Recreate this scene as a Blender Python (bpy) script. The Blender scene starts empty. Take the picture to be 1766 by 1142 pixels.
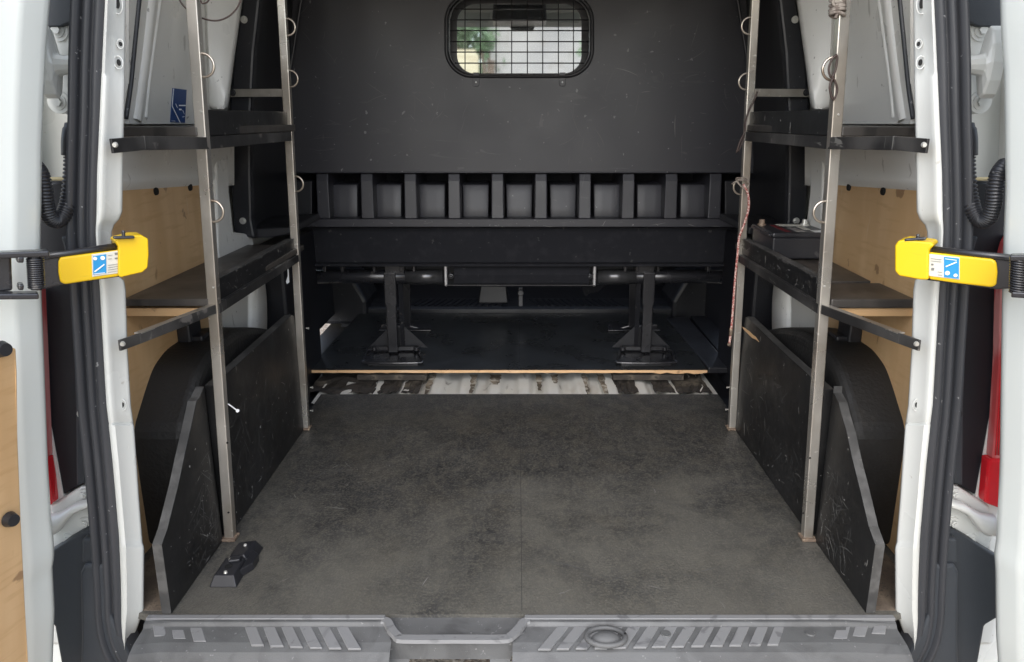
import bpy, bmesh, math, random
from mathutils import Vector
random.seed(7)
scene = bpy.context.scene
# ------------------------------------------------------------------ camera
F = 1300.0; CX = 896.0; CY = 571.0; W = 1766.0
TH = math.atan(365/1300); H = 0.8
cam_d = bpy.data.cameras.new('camera'); cam = bpy.data.objects.new('camera', cam_d)
scene.collection.objects.link(cam); scene.camera = cam
cam.location = (0, 0, H); cam.rotation_euler = (math.pi/2-TH, 0, 0)
cam_d.sensor_width = 36; cam_d.lens = 36*F/W; cam_d.shift_x = -13/W
cam_d.clip_start = 0.02; cam_d.clip_end = 500
# ------------------------------------------------------------------ light
SUN_EL, SUN_AZ = 42, 190      # azimuth: light comes from behind the camera, a little left
world = bpy.data.worlds.new('World'); scene.world = world; world.use_nodes = True
wn = world.node_tree.nodes; wl = world.node_tree.links
sky = wn.new('ShaderNodeTexSky'); sky.sky_type = 'NISHITA'; sky.sun_disc = False
sky.sun_elevation = math.radians(SUN_EL); sky.sun_rotation = math.radians(SUN_AZ)
sky.dust_density = 1.5; sky.air_density = 1.0
hs = wn.new('ShaderNodeHueSaturation'); hs.inputs['Saturation'].default_value = 0.60
wl.new(sky.outputs[0], hs.inputs['Color'])
wl.new(hs.outputs[0], wn['Background'].inputs[0]); wn['Background'].inputs[1].default_value = 0.15
sd = bpy.data.lights.new('sun', 'SUN'); sd.energy = 0.75; sd.angle = math.radians(80); sd.color = (1.0, .98, .95)
sun = bpy.data.objects.new('sun', sd); scene.collection.objects.link(sun)
a = math.radians(SUN_AZ); e = math.radians(SUN_EL)
sv = Vector((math.sin(a)*math.cos(e), math.cos(a)*math.cos(e), math.sin(e)))
sun.rotation_euler = sv.to_track_quat('Z', 'Y').to_euler()
scene.view_settings.view_transform = 'Standard'; scene.view_settings.look = 'None'
scene.view_settings.gamma = 1; scene.view_settings.use_curve_mapping = False
scene.view_settings.exposure = 1.48

# ------------------------------------------------------------------ measuring helpers (photo pixel + a real distance -> place)
c_, s_ = math.cos(TH), math.sin(TH)
def ray(u, v):
    X = (u-CX)/F; Y = -(v-CY)/F
    return Vector((X, c_+Y*s_, -s_+Y*c_))
def ay(u, v, y): d = ray(u, v); return Vector((0, 0, H))+d*(y/d.y)
def az(u, v, z): d = ray(u, v); return Vector((0, 0, H))+d*((z-H)/d.z)
def ax(u, v, x): d = ray(u, v); return Vector((0, 0, H))+d*(x/d.x)
def apl(u, v, p0, n):
    d = ray(u, v); o = Vector((0, 0, H)); n = Vector(n)
    return o+d*((Vector(p0)-o).dot(n)/d.dot(n))
V = Vector
def lerp(a, b, t): return a+(b-a)*t
def interp(lst, v):
    # lst of (u,v) sorted in v -> u
    if v <= lst[0][1]: return lst[0][0]
    for (u0, v0), (u1, v1) in zip(lst, lst[1:]):
        if v <= v1: return lerp(u0, u1, (v-v0)/(v1-v0+1e-9))
    return lst[-1][0]
def smooth_path(pts, n=6):
    P = [V(p) for p in pts]; out = []
    for i in range(len(P)-1):
        p0 = P[max(i-1, 0)]; p1 = P[i]; p2 = P[i+1]; p3 = P[min(i+2, len(P)-1)]
        for k in range(n):
            t = k/n
            out.append(.5*((2*p1)+(p2-p0)*t+(2*p0-5*p1+4*p2-p3)*t*t+(3*p1-p0-3*p2+p3)*t**3))
    out.append(P[-1]); return out

# ------------------------------------------------------------------ materials
def mat(name, base, rough=.5, metal=0, layers=(), bump=None, coat=0, spec=.5, rvar=0, trans=0, sheen=0, emit=None):
    """layers: (scale, lo, hi, colour, strength, stretch xyz, rot xyz, detail, distortion)"""
    m = bpy.data.materials.new(name); m.use_nodes = True
    nt = m.node_tree; N = nt.nodes; L = nt.links; b = N['Principled BSDF']
    b.inputs['Roughness'].default_value = rough; b.inputs['Metallic'].default_value = metal
    b.inputs['Specular IOR Level'].default_value = spec; b.inputs['Coat Weight'].default_value = coat
    b.inputs['Coat Roughness'].default_value = .12
    b.inputs['Transmission Weight'].default_value = trans
    tc = N.new('ShaderNodeTexCoord')
    col = None
    rgb = N.new('ShaderNodeRGB'); rgb.outputs[0].default_value = (*base, 1); col = rgb.outputs[0]
    lastf = None
    for ly in layers:
        sc, lo, hi, cc, st = ly[:5]
        stretch = ly[5] if len(ly) > 5 else (1, 1, 1); rot = ly[6] if len(ly) > 6 else (0, 0, 0)
        det = ly[7] if len(ly) > 7 else 4; dis = ly[8] if len(ly) > 8 else 0
        mp = N.new('ShaderNodeMapping'); mp.inputs['Scale'].default_value = stretch
        mp.inputs['Rotation'].default_value = rot; mp.inputs['Location'].default_value = (random.random()*9, random.random()*9, random.random()*9)
        L.new(tc.outputs['Object'], mp.inputs['Vector'])
        no = N.new('ShaderNodeTexNoise'); no.inputs['Scale'].default_value = sc
        no.inputs['Detail'].default_value = det; no.inputs['Distortion'].default_value = dis
        L.new(mp.outputs[0], no.inputs['Vector'])
        mr = N.new('ShaderNodeMapRange'); mr.interpolation_type = 'SMOOTHSTEP'
        mr.inputs['From Min'].default_value = lo; mr.inputs['From Max'].default_value = hi
        mr.inputs['To Max'].default_value = st
        L.new(no.outputs['Fac'], mr.inputs['Value'])
        mx = N.new('ShaderNodeMix'); mx.data_type = 'RGBA'
        L.new(mr.outputs[0], mx.inputs[0]); L.new(col, mx.inputs[6]); mx.inputs[7].default_value = (*cc, 1)
        col = mx.outputs[2]; lastf = mr.outputs[0]
    L.new(col, b.inputs['Base Color'])
    if rvar:
        no = N.new('ShaderNodeTexNoise'); no.inputs['Scale'].default_value = 7; no.inputs['Detail'].default_value = 5
        L.new(tc.outputs['Object'], no.inputs['Vector'])
        mr = N.new('ShaderNodeMapRange'); mr.inputs['From Min'].default_value = .3; mr.inputs['From Max'].default_value = .7
        mr.inputs['To Min'].default_value = max(.05, rough-rvar); mr.inputs['To Max'].default_value = min(1, rough+rvar)
        L.new(no.outputs['Fac'], mr.inputs['Value']); L.new(mr.outputs[0], b.inputs['Roughness'])
    if bump:
        prev = None
        for (bs, bst, bd) in bump:
            no = N.new('ShaderNodeTexNoise'); no.inputs['Scale'].default_value = bs; no.inputs['Detail'].default_value = 3
            L.new(tc.outputs['Object'], no.inputs['Vector'])
            bp = N.new('ShaderNodeBump'); bp.inputs['Strength'].default_value = bst; bp.inputs['Distance'].default_value = bd
            L.new(no.outputs['Fac'], bp.inputs['Height'])
            if prev: L.new(prev, bp.inputs['Normal'])
            prev = bp.outputs[0]
        L.new(prev, b.inputs['Normal'])
    return m
def scratches(col, st=.6, n=3, lo=.66, hi=.70):
    out = []
    for i in range(n):
        rot = (random.uniform(-1, 1), random.uniform(-1, 1), random.uniform(-1.5, 1.5))
        out.append((4+3*i, lo, hi, col, st, (1, 14, 1) if i % 2 else (12, 1, 12), rot, 4, .6))
    return out
M = {}
M['white'] = mat('white_paint', (.64, .65, .62), .3, coat=.35, layers=[(6, .55, .75, (.62, .62, .58), .5), (40, .70, .74, (.35, .32, .27), .5)], rvar=.08, bump=[(5, .15, .004)])
M['white_in'] = mat('white_paint_inside', (.74, .73, .69), .36, coat=.2, layers=[(4, .5, .75, (.62, .61, .57), .7), (14, .66, .72, (.30, .28, .24), .55, (1, 4, 1)), (70, .70, .73, (.15, .13, .11), .6)], rvar=.1, bump=[(4, .3, .006)])  # same van paint, set lighter to lift the dim interior
M['door_white'] = mat('door_paint', (.72, .755, .725), .25, coat=.4, layers=[(8, .6, .8, (.7, .71, .68), .4)])
M['rubber'] = mat('rubber', (.036, .038, .043), .45, layers=[(9, .5, .7, (.06, .06, .066), .6, (1, 1, .2)), (120, .70, .72, (.4, .4, .4), .5)], rvar=.1, bump=[(60, .15, .001)])
M['black'] = mat('black_plastic', (.017, .0175, .021), .42, layers=[(8, .5, .8, (.026, .026, .030), .7), (90, .70, .73, (.2, .2, .2), .4)], rvar=.12, bump=[(400, .2, .0004)])
M['darktrim'] = mat('dark_trim', (.009, .0095, .013), .5, layers=[(6, .5, .8, (.014, .014, .018), .7)], bump=[(300, .2, .0005)])
M['bulk'] = mat('bulkhead_plastic', (.031, .031, .038), .42, layers=[(1.5, .4, .8, (.035, .035, .041), .6), (9, .64, .78, (.026, .026, .031), .5, (1, 1, 1), (0, 0, 0), 6, .8)]
    + [(3.2, .70, .73, (.12, .115, .115), .3, (9, 1, 2), (0, .6, 0), 5, 1.2), (4, .70, .73, (.12, .12, .12), .3, (2, 1, 10), (0, .5, 0), 5, .8),
       (5, .64, .74, (.075, .074, .075), .5, (1, 1, 6), (0, -.9, 0), 6, 1.5), (60, .71, .73, (.3, .3, .3), .5)], rvar=.04, bump=[(500, .15, .0004), (2.5, .06, .003)])
M['fabric'] = mat('black_fabric', (.014, .0145, .018), .85, spec=.2, layers=[(30, .5, .75, (.022, .022, .026), .8), (50, .68, .72, (.12, .12, .11), .35)], bump=[(700, .5, .0008)])
M['blackmetal'] = mat('black_metal', (.020, .020, .023), .24, layers=[(40, .68, .72, (.12, .11, .10), .6)], rvar=.1, spec=.7)
M['mat'] = mat('floor_mat', (.038, .0378, .038), .48, layers=[(3, .40, .66, (.050, .049, .047), .7, (1, 1, 1), (0, 0, 0), 15, .2), (34, .44, .62, (.024, .024, .025), .55, (1, 1, 1), (0, 0, 0), 10, .8),
    (9, .50, .66, (.080, .072, .058), .35, (1, 1, 1), (.4, 0, 0), 15, .2), (45, .50, .66, (.088, .083, .070), .50, (1, .6, 1), (0, 0, 0), 10, .6),
    (5, .60, .68, (.085, .082, .075), .35, (9, 1, 1), (0, 0, .35), 8, .5), (5, .60, .68, (.08, .078, .072), .35, (1, 9, 1), (0, 0, .2), 8, .5),
    (220, .48, .62, (.13, .122, .10), .50, (1, 1, 1), (0, 0, 0), 2), (110, .70, .74, (.22, .21, .18), .6)],
    rvar=.16, bump=[(240, .7, .002), (3, .14, .012)])
M['matseam'] = mat('mat_crease', (.046, .045, .042), .6)
M['matside'] = mat('dusty_mat', (.13, .10, .075), .8, layers=[(14, .5, .7, (.22, .17, .12), .8), (260, .55, .65, (.07, .06, .05), .7)], bump=[(260, .5, .0016)])
M['blackply'] = mat('black_painted_plywood', (.011, .011, .0115), .44, layers=[(5, .48, .72, (.021, .021, .022), .8), (12, .56, .78, (.034, .033, .032), .6, (1, 1, 3))]
    + [(26, .70, .73, (.30, .29, .27), .7, (1, 3, 1), (.4, 0, 0)), (90, .72, .74, (.5, .5, .48), .8)], rvar=.14, bump=[(60, .3, .0012), (6, .2, .004)])
M['plyedge'] = mat('worn_plywood_edge', (.055, .054, .052), .6, layers=[(40, .45, .65, (.10, .098, .095), .7, (1, .4, 1)), (14, .5, .7, (.03, .03, .03), .8), (80, .68, .74, (.3, .28, .25), .6)], bump=[(90, .4, .0015)])
M['shelfply'] = mat('worn_black_shelf', (.048, .043, .039), .40, layers=[(4, .42, .68, (.095, .084, .073), .8, (3, .6, 1)), (9, .55, .7, (.018, .017, .016), .7, (3, 1, 1))]
    , rvar=.1, bump=[(40, .3, .0015)])
M['steel'] = mat('bare_steel', (.56, .53, .48), .33, metal=.75, layers=[(9, .44, .64, (.36, .32, .27), .9, (1, 1, .6)), (3, .6, .72, (.20, .12, .06), .75, (1, 1, .7)), (50, .64, .72, (.78, .75, .70), .7, (1, 1, 2))], rvar=.12, bump=[(60, .15, .0006)])
M['steeldark'] = mat('dark_steel_bar', (.035, .034, .034), .38, metal=.35, layers=[(6, .45, .65, (.12, .115, .11), .8), (30, .62, .7, (.30, .28, .26), .55)] + scratches((.4, .39, .36), .5, 2, .67, .69), rvar=.14, bump=[(60, .2, .0008)])
M['ply'] = mat('varnished_plywood', (.58, .37, .185), .38, layers=[(3, .40, .70, (.68, .46, .25), .8, (1, 5, 1), (.1, 0, 0)), (12, .5, .7, (.52, .32, .15), .6, (1, 1, 8), (.1, 0, 0)),
    (6, .66, .70, (.28, .15, .06), .6, (1, 3, 1), (.5, 0, 0), 6, 1), (16, .68, .71, (.22, .12, .06), .7), (10, .69, .72, (.65, .5, .33), .5, (1, 6, 1), (.4, 0, 0))], rvar=.1, coat=.1)
M['plylight'] = mat('bare_ply_edge', (.66, .42, .22), .6, layers=[(30, .6, .7, (.28, .14, .07), .8, (1, 1, 1)), (12, .5, .7, (.72, .5, .3), .7)])
M['plyblack'] = mat('phenolic_plywood_top', (.018, .019, .019), .30, layers=[(4, .5, .8, (.024, .026, .026), .7)], rvar=.08, bump=[(500, .2, .0005)])
M['corr'] = mat('dirty_white_floor_pan', (.80, .79, .74), .45, layers=[(7, .52, .75, (.48, .42, .34), .7, (1.5, .5, 1)), (20, .62, .80, (.10, .075, .05), .9, (1.2, .6, 1), (0, 0, 0), 10, .5)], bump=[(30, .3, .003)])
M['grime'] = mat('grimy_bracket', (.045, .038, .032), .8, layers=[(18, .5, .72, (.20, .17, .13), .6, (1, 1, 1), (0, 0, 0), 9), (60, .5, .7, (.018, .016, .014), .8)], bump=[(60, .6, .003)])
M['arch'] = mat('arch_cover', (.016, .0155, .015), .58, layers=[(6, .5, .75, (.028, .026, .024), .8), (20, .60, .75, (.04, .037, .033), .5)], rvar=.1, bump=[(150, .6, .0022), (8, .3, .01)])
M['bumper'] = mat('bumper_plastic', (.098, .100, .101), .55, layers=[(5, .45, .7, (.125, .126, .128), .7, (.6, 2, 1)), (14, .48, .70, (.058, .058, .059), .65, (1, 1, 1), (0, 0, 0), 7, 1), (150, .66, .72, (.3, .3, .3), .4)], rvar=.1, bump=[(450, .4, .0008)])
M['tread'] = mat('tread_pad', (.195, .197, .20), .5, layers=[(20, .57, .66, (.085, .085, .09), .6, (1, 1, 1), (0, 0, 0), 8, 1.6), (6, .5, .7, (.22, .222, .23), .6)], bump=[(300, .3, .0008)])
M['bumperdark'] = mat('bumper_corner', (.034, .039, .046), .5, layers=[(5, .5, .75, (.048, .053, .060), .7)], bump=[(450, .3, .0006)])
M['yellow'] = mat('yellow_plastic', (.74, .48, .004), .36, layers=[(6, .55, .75, (.66, .41, .004), .6), (30, .62, .74, (.45, .30, .02), .35, (1, 1, 6), (0, .4, 0)), (9, .62, .75, (.42, .29, .03), .35)], rvar=.1, bump=[(300, .1, .0004)])
M['sticker'] = mat('sticker_white', (.62, .60, .53), .45)
M['blue'] = mat('sticker_blue', (.015, .26, .55), .4)
M['navy'] = mat('sticker_navy', (.018, .06, .20), .4)
M['ink'] = mat('grey_ink', (.18, .18, .17), .6)
M['paper'] = mat('white_ink', (.82, .84, .85), .5)
M['red'] = mat('red_lens', (.60, .012, .02), .15, coat=.6)
M['redribs'] = mat('striped_lens', (.58, .08, .08), .2, coat=.5, layers=[(60, .4, .6, (.75, .35, .33), .8, (1, 1, .01)), (3, .5, .6, (.70, .45, .43), .6)])
M['bolt'] = mat('bolt_steel', (.62, .61, .57), .35, metal=.6)
M['grimelight'] = mat('brown_floor_grime', (.30, .25, .19), .8, layers=[(22, .42, .60, (.08, .062, .045), .85, (1, .6, 1), (0, 0, 0), 10), (40, .52, .62, (.6, .57, .5), .8)])
M['satin'] = mat('satin_steel', (.42, .42, .43), .32, metal=.7, layers=[(40, .55, .7, (.2, .2, .2), .6)])
M['satindark'] = mat('highlight_tube', (.10, .10, .105), .22, metal=.6, layers=[(30, .5, .7, (.05, .05, .05), .7)])  # lighter than the other tubes, to carry a highlight in its colour
M['scuff'] = mat('scuff', (.095, .094, .092), .6)
M['scuffl'] = mat('scuff_pale', (.22, .215, .205), .6)
M['darkhole'] = mat('hole_dark', (.006, .006, .006), .8)
M['cream'] = mat('cream_sealant', (.62, .52, .30), .6)
M['ring'] = mat('ring_steel', (.55, .49, .42), .3, metal=.9, layers=[(20, .5, .7, (.28, .20, .14), .6)])
M['wire'] = mat('brown_wire', (.055, .035, .03), .5)
M['rope'] = mat('grey_rope', (.16, .13, .11), .8, layers=[(90, .45, .6, (.35, .31, .27), .8)])
M['rust'] = mat('rusty_foot', (.19, .14, .105), .6, metal=.3, layers=[(60, .5, .65, (.55, .42, .30), .7)])
M['gravel'] = mat('gravel', (.36, .30, .235), .9, layers=[(60, .45, .6, (.17, .12, .09), .9), (35, .55, .65, (.55, .48, .40), .8)], bump=[(60, .8, .02)])
M['lidblack'] = mat('battery_case', (.018, .019, .023), .35, layers=[(30, .64, .7, (.25, .24, .22), .5), (5, .5, .7, (.045, .045, .05), .6)], rvar=.1)
M['render'] = mat('pale_render_wall', (.34, .33, .325), .9, layers=[(.8, .4, .7, (.25, .245, .25), .8), (3, .55, .7, (.22, .205, .19), .6)])
M['tan'] = mat('tan_boards', (.46, .42, .30), .8, layers=[(3, .45, .6, (.36, .30, .2), .7, (1, 1, 9))])  # paled and desaturated to stand in for haze on the window pane
M['leaf'] = mat('leaf', (.10, .16, .085), .6, layers=[(4, .4, .6, (.16, .22, .13), .8)])  # green kept pale, the pane's haze is put into the colour
M['bark'] = mat('bark', (.12, .09, .07), .9)
M['headliner'] = mat('grey_headliner', (.5, .51, .48), .8)
M['glass'] = mat('clear_glass', (.9, .95, .93), .10, trans=1, spec=.5)
M['glass'].node_tree.nodes['Principled BSDF'].inputs['IOR'].default_value = 1.1

# bungee: chequered braid
mb = mat('red_braid', (.50, .10, .09), .7)
nt = mb.node_tree; tc = nt.nodes.new('ShaderNodeTexCoord'); wv = nt.nodes.new('ShaderNodeTexVoronoi'); wv.inputs['Scale'].default_value = 220
cr = nt.nodes.new('ShaderNodeValToRGB'); cr.color_ramp.elements[0].position = .40; cr.color_ramp.elements[0].color = (.66, .50, .44, 1)
cr.color_ramp.elements[1].position = .60; cr.color_ramp.elements[1].color = (.36, .09, .08, 1)
nt.links.new(tc.outputs['Object'], wv.inputs['Vector']); nt.links.new(wv.outputs['Distance'], cr.inputs[0]); nt.links.new(cr.outputs[0], nt.nodes['Principled BSDF'].inputs['Base Color'])
M['braid'] = mb
# floor mat: brown dust that has gathered towards the open rear edge
nt = M['mat'].node_tree; b = nt.nodes['Principled BSDF']; src = b.inputs['Base Color'].links[0].from_socket
tc = nt.nodes.new('ShaderNodeTexCoord'); sx = nt.nodes.new('ShaderNodeSeparateXYZ'); nt.links.new(tc.outputs['Object'], sx.inputs[0])
no = nt.nodes.new('ShaderNodeTexNoise'); no.inputs['Scale'].default_value = 4; no.inputs['Detail'].default_value = 15; no.inputs['Roughness'].default_value = .62; nt.links.new(tc.outputs['Object'], no.inputs['Vector'])
ad = nt.nodes.new('ShaderNodeMath'); ad.operation = 'MULTIPLY_ADD'; ad.inputs[1].default_value = -2.2
nt.links.new(no.outputs['Fac'], ad.inputs[0]); nt.links.new(sx.outputs['Y'], ad.inputs[2])
mr = nt.nodes.new('ShaderNodeMapRange'); mr.interpolation_type = 'SMOOTHSTEP'; mr.inputs['From Min'].default_value = -1.0; mr.inputs['From Max'].default_value = -1.75
mr.inputs['To Max'].default_value = .62
nt.links.new(ad.outputs[0], mr.inputs['Value'])
mx = nt.nodes.new('ShaderNodeMix'); mx.data_type = 'RGBA'; mx.inputs[7].default_value = (.138, .131, .112, 1)
nt.links.new(mr.outputs[0], mx.inputs[0]); nt.links.new(src, mx.inputs[6]); nt.links.new(mx.outputs[2], b.inputs['Base Color'])

# ------------------------------------------------------------------ object helpers
ROOT = {}
def empty(name, loc, label, cat, group=None):
    o = bpy.data.objects.new(name, None); scene.collection.objects.link(o); o.location = loc
    o.empty_display_size = .1
    o['label'] = label; o['category'] = cat
    if group: o['group'] = group
    ROOT[o] = V(loc); return o
def obj(name, bm, m, parent=None, bevel=0, smooth=False, seg=2, kind=None, mir=False):
    if mir:
        for v in bm.verts: v.co.x = -v.co.x
    if parent is not None:
        off = ROOT[parent]
        bmesh.ops.translate(bm, verts=bm.verts, vec=-off)
    bmesh.ops.recalc_face_normals(bm, faces=bm.faces)
    if smooth:
        for f in bm.faces: f.smooth = True
    me = bpy.data.meshes.new(name); bm.to_mesh(me); bm.free()
    me.materials.append(M[m] if isinstance(m, str) else m)
    o = bpy.data.objects.new(name, me); scene.collection.objects.link(o)
    if parent is not None: o.parent = parent; ROOT[o] = ROOT[parent]
    if bevel:
        md = o.modifiers.new('bevel', 'BEVEL'); md.width = bevel; md.segments = seg; md.limit_method = 'ANGLE'; md.angle_limit = math.radians(35)
        if smooth is None: pass
    if kind: o['kind'] = kind
    return o
def lab(o, label, cat=None, group=None):
    o['label'] = label
    if cat: o['category'] = cat
    if group: o['group'] = group
    return o
def single(name, bm, m, label, cat, **k):
    # one-mesh thing: origin at its base centre
    cs = [v.co.copy() for v in bm.verts]
    mn = V((min(c.x for c in cs), min(c.y for c in cs), min(c.z for c in cs))); mx_ = V((max(c.x for c in cs), max(c.y for c in cs), max(c.z for c in cs)))
    base = V(((mn.x+mx_.x)/2, (mn.y+mx_.y)/2, mn.z))
    bmesh.ops.translate(bm, verts=bm.verts, vec=-base)
    o = obj(name, bm, m, **k); o.location = base; ROOT[o] = base
    o['label'] = label; o['category'] = cat; return o
def box(bm, x0, x1, y0, y1, z0, z1):
    vs = [bm.verts.new((x, y, z)) for x in (x0, x1) for y in (y0, y1) for z in (z0, z1)]
    for q in ((0, 1, 3, 2), (4, 6, 7, 5), (0, 4, 5, 1), (2, 3, 7, 6), (0, 2, 6, 4), (1, 5, 7, 3)): bm.faces.new([vs[i] for i in q])
    return bm
def prism(bm, pts, vec):
    vec = V(vec); a = [bm.verts.new(p) for p in pts]; b = [bm.verts.new(V(p)+vec) for p in pts]
    bm.faces.new(a); bm.faces.new(b[::-1])
    n = len(pts)
    for i in range(n): bm.faces.new((a[i], b[i], b[(i+1) % n], a[(i+1) % n]))
    return bm
def beam(bm, p, q, w, h, up=(0, 0, 1)):
    """rectangular bar between p and q; w sideways, h along up"""
    p, q = V(p), V(q); t = (q-p).normalized(); up = V(up); s = t.cross(up).normalized(); u2 = s.cross(t).normalized()
    pts = [p+s*(w/2)*i+u2*(h/2)*j for i, j in ((-1, -1), (1, -1), (1, 1), (-1, 1))]
    return prism(bm, pts, q-p)
def tube(bm, pts, r, seg=10, caps=True):
    pts = [V(p) for p in pts]; rings = []; n = len(pts); prev = None
    for i, p in enumerate(pts):
        t = (pts[min(i+1, n-1)]-pts[max(i-1, 0)]).normalized()
        if prev is None:
            ref = V((0, 0, 1)) if abs(t.z) < .9 else V((1, 0, 0)); a1 = t.cross(ref).normalized()
        else: a1 = (prev-t*prev.dot(t)).normalized()
        prev = a1; a2 = t.cross(a1)
        rr = r[i] if isinstance(r, (list, tuple)) else r
        rings.append([bm.verts.new(p+(a1*math.cos(k*2*math.pi/seg)+a2*math.sin(k*2*math.pi/seg))*rr) for k in range(seg)])
    for A, B in zip(rings, rings[1:]):
        for k in range(seg): bm.faces.new((A[k], A[(k+1) % seg], B[(k+1) % seg], B[k]))
    if caps: bm.faces.new(rings[0][::-1]); bm.faces.new(rings[-1])
    return bm
def cyl(bm, p, n, r, h, seg=20, r2=None):
    p = V(p); n = V(n).normalized(); return tube(bm, [p, p+n*h], [r, r if r2 is None else r2], seg)
def grid(bm, rows, close=False):
    R = [[bm.verts.new(p) for p in r] for r in rows]
    for A, B in zip(R, R[1:]):
        for k in range(len(A)-1): bm.faces.new((A[k], A[k+1], B[k+1], B[k]))
        if close: bm.faces.new((A[-1], A[0], B[0], B[-1]))
    if close:
        bm.faces.new(R[0][::-1]); bm.faces.new(R[-1])
    return bm
def sweep(bm, path, prof, N=(0, -1, 0)):
    """prof: (sideways, towards N)"""
    N = V(N); rows = []; n = len(path)
    for i, p in enumerate(path):
        t = (V(path[min(i+1, n-1)])-V(path[max(i-1, 0)])).normalized(); s = t.cross(N).normalized()
        rows.append([V(p)+s*w+N*d for w, d in prof])
    return grid(bm, rows)
B_ = bmesh.new
def holed(bm, outer, inner, vec):
    """flat panel with a hole, given thickness"""
    vec = V(vec)
    a = [bm.verts.new(p) for p in outer]; b = [bm.verts.new(p) for p in inner]
    es = [bm.edges.new((l[i], l[(i+1) % len(l)])) for l in (a, b) for i in range(len(l))]
    r = bmesh.ops.triangle_fill(bm, edges=es, use_beauty=True)
    fs = [g for g in r['geom'] if isinstance(g, bmesh.types.BMFace)]
    ex = bmesh.ops.extrude_face_region(bm, geom=fs)
    bmesh.ops.translate(bm, verts=[g for g in ex['geom'] if isinstance(g, bmesh.types.BMVert)], vec=vec)
    bm.faces.ensure_lookup_table()
    return bm
def rrect(u0, v0, u1, v1, r, n=8):
    out = []
    for cx, cy, a0 in ((u1-r, v0+r, -90), (u1-r, v1-r, 0), (u0+r, v1-r, 90), (u0+r, v0+r, 180)):
        for k in range(n+1):
            a = math.radians(a0+90*k/n); out.append((cx+r*math.cos(a), cy+r*math.sin(a)))
    return out

def scuffs(parent, inside, org, ex, ey, nrm, lx, ly, n, m='scuff', seed=1, long=.10, wid=.0006, bias=None, ang=None, root=True):
    """hairline scratches: thin slightly curved slivers lying on a face; inside(s, t) keeps them on the board"""
    rnd = random.Random(seed); b = B_(); org, ex, ey, nrm = V(org), V(ex), V(ey), V(nrm)
    cl = [(rnd.random()*lx, rnd.random()*ly) for _ in range(max(3, n//9))]; k = 0; guard = 0
    while k < n and guard < n*20:
        guard += 1
        if rnd.random() < .6: c = rnd.choice(cl); s0, t0 = c[0]+rnd.gauss(0, .05), c[1]+rnd.gauss(0, .05)
        else: s0, t0 = rnd.random()*lx, rnd.random()*ly
        L = long*(.08+rnd.random()**3); a = rnd.uniform(0, math.pi) if ang is None else rnd.gauss(ang, .5); cv = rnd.gauss(0, .35)
        w = wid*(.4+rnd.random()*.9); pts = []; x, y = s0, t0; N = 7; ok = True
        for i in range(N+1):
            if not inside(x, y): ok = False; break
            pts.append((x, y, a)); x += math.cos(a)*L/N; y += math.sin(a)*L/N; a += cv/N
        if not ok: continue
        A = []; Bb = []
        for i, (x, y, a_) in enumerate(pts):
            ww = w*math.sin(math.pi*(i+.35)/(N+.7)); p = org+ex*x+ey*y+nrm*.0004; d = (-math.sin(a_), math.cos(a_))
            A.append(b.verts.new(p+(ex*d[0]+ey*d[1])*ww)); Bb.append(b.verts.new(p-(ex*d[0]+ey*d[1])*ww))
        for i in range(N): b.faces.new((A[i], A[i+1], Bb[i+1], Bb[i]))
        k += 1
    # the marks are part of the board's own surface: same mesh, second material
    me = parent.data; bmesh.ops.translate(b, verts=b.verts, vec=-ROOT[parent]); me.materials.append(M[m]); mi = len(me.materials)-1
    for f in b.faces: f.material_index = mi
    tmp = bpy.data.meshes.new('tmp'); b.to_mesh(tmp); b.free(); b = B_(); b.from_mesh(me); n0 = len(b.faces); b.from_mesh(tmp); b.faces.ensure_lookup_table()
    for i in range(n0, len(b.faces)): b.faces[i].material_index = mi
    b.to_mesh(me); b.free(); bpy.data.meshes.remove(tmp)
# ================================================================== ground
g = B_(); prism(g, [(-150, -150, -.56), (150, -150, -.56), (150, 200, -.56), (-150, 200, -.56)], (0, 0, -.2))
obj('ground', g, 'gravel', kind='structure')

# ================================================================== VAN
van = empty('cargo_van', (0, 2.6, -.56), 'white cargo van with both rear doors open, seen from behind into its load bay', 'van')
WX = .735       # inner wall distance from the centre line
LX = .715       # plywood lining face
# --- shell: outer skin, roof, header over the door opening
for s in (-1, 1):
    mir = s == 1
    b = B_()
    prism(b, [(-.86, 1.16, -.12), (-.86, 1.16, .7), (-.78, 1.16, 1.36), (-.74, 1.16, 1.36), (-.80, 1.16, .68), (-.80, 1.16, -.12)], (0, 1.55, 0))
    obj('outer_side', b, 'white', van, mir=mir, bevel=.01)
b = B_(); box(b, -.78, .78, 1.10, 3.55, 1.362, 1.385); obj('roof', b, 'white_in', van)
b = B_(); box(b, -.60, .60, 1.07, 1.14, 1.26, 1.36); obj('door_header', b, 'white', van, bevel=.012)
b = B_(); box(b, -.80, .80, 1.13, 4.4, -.10, -.035); obj('floor_pan', b, 'darktrim', van)

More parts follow.
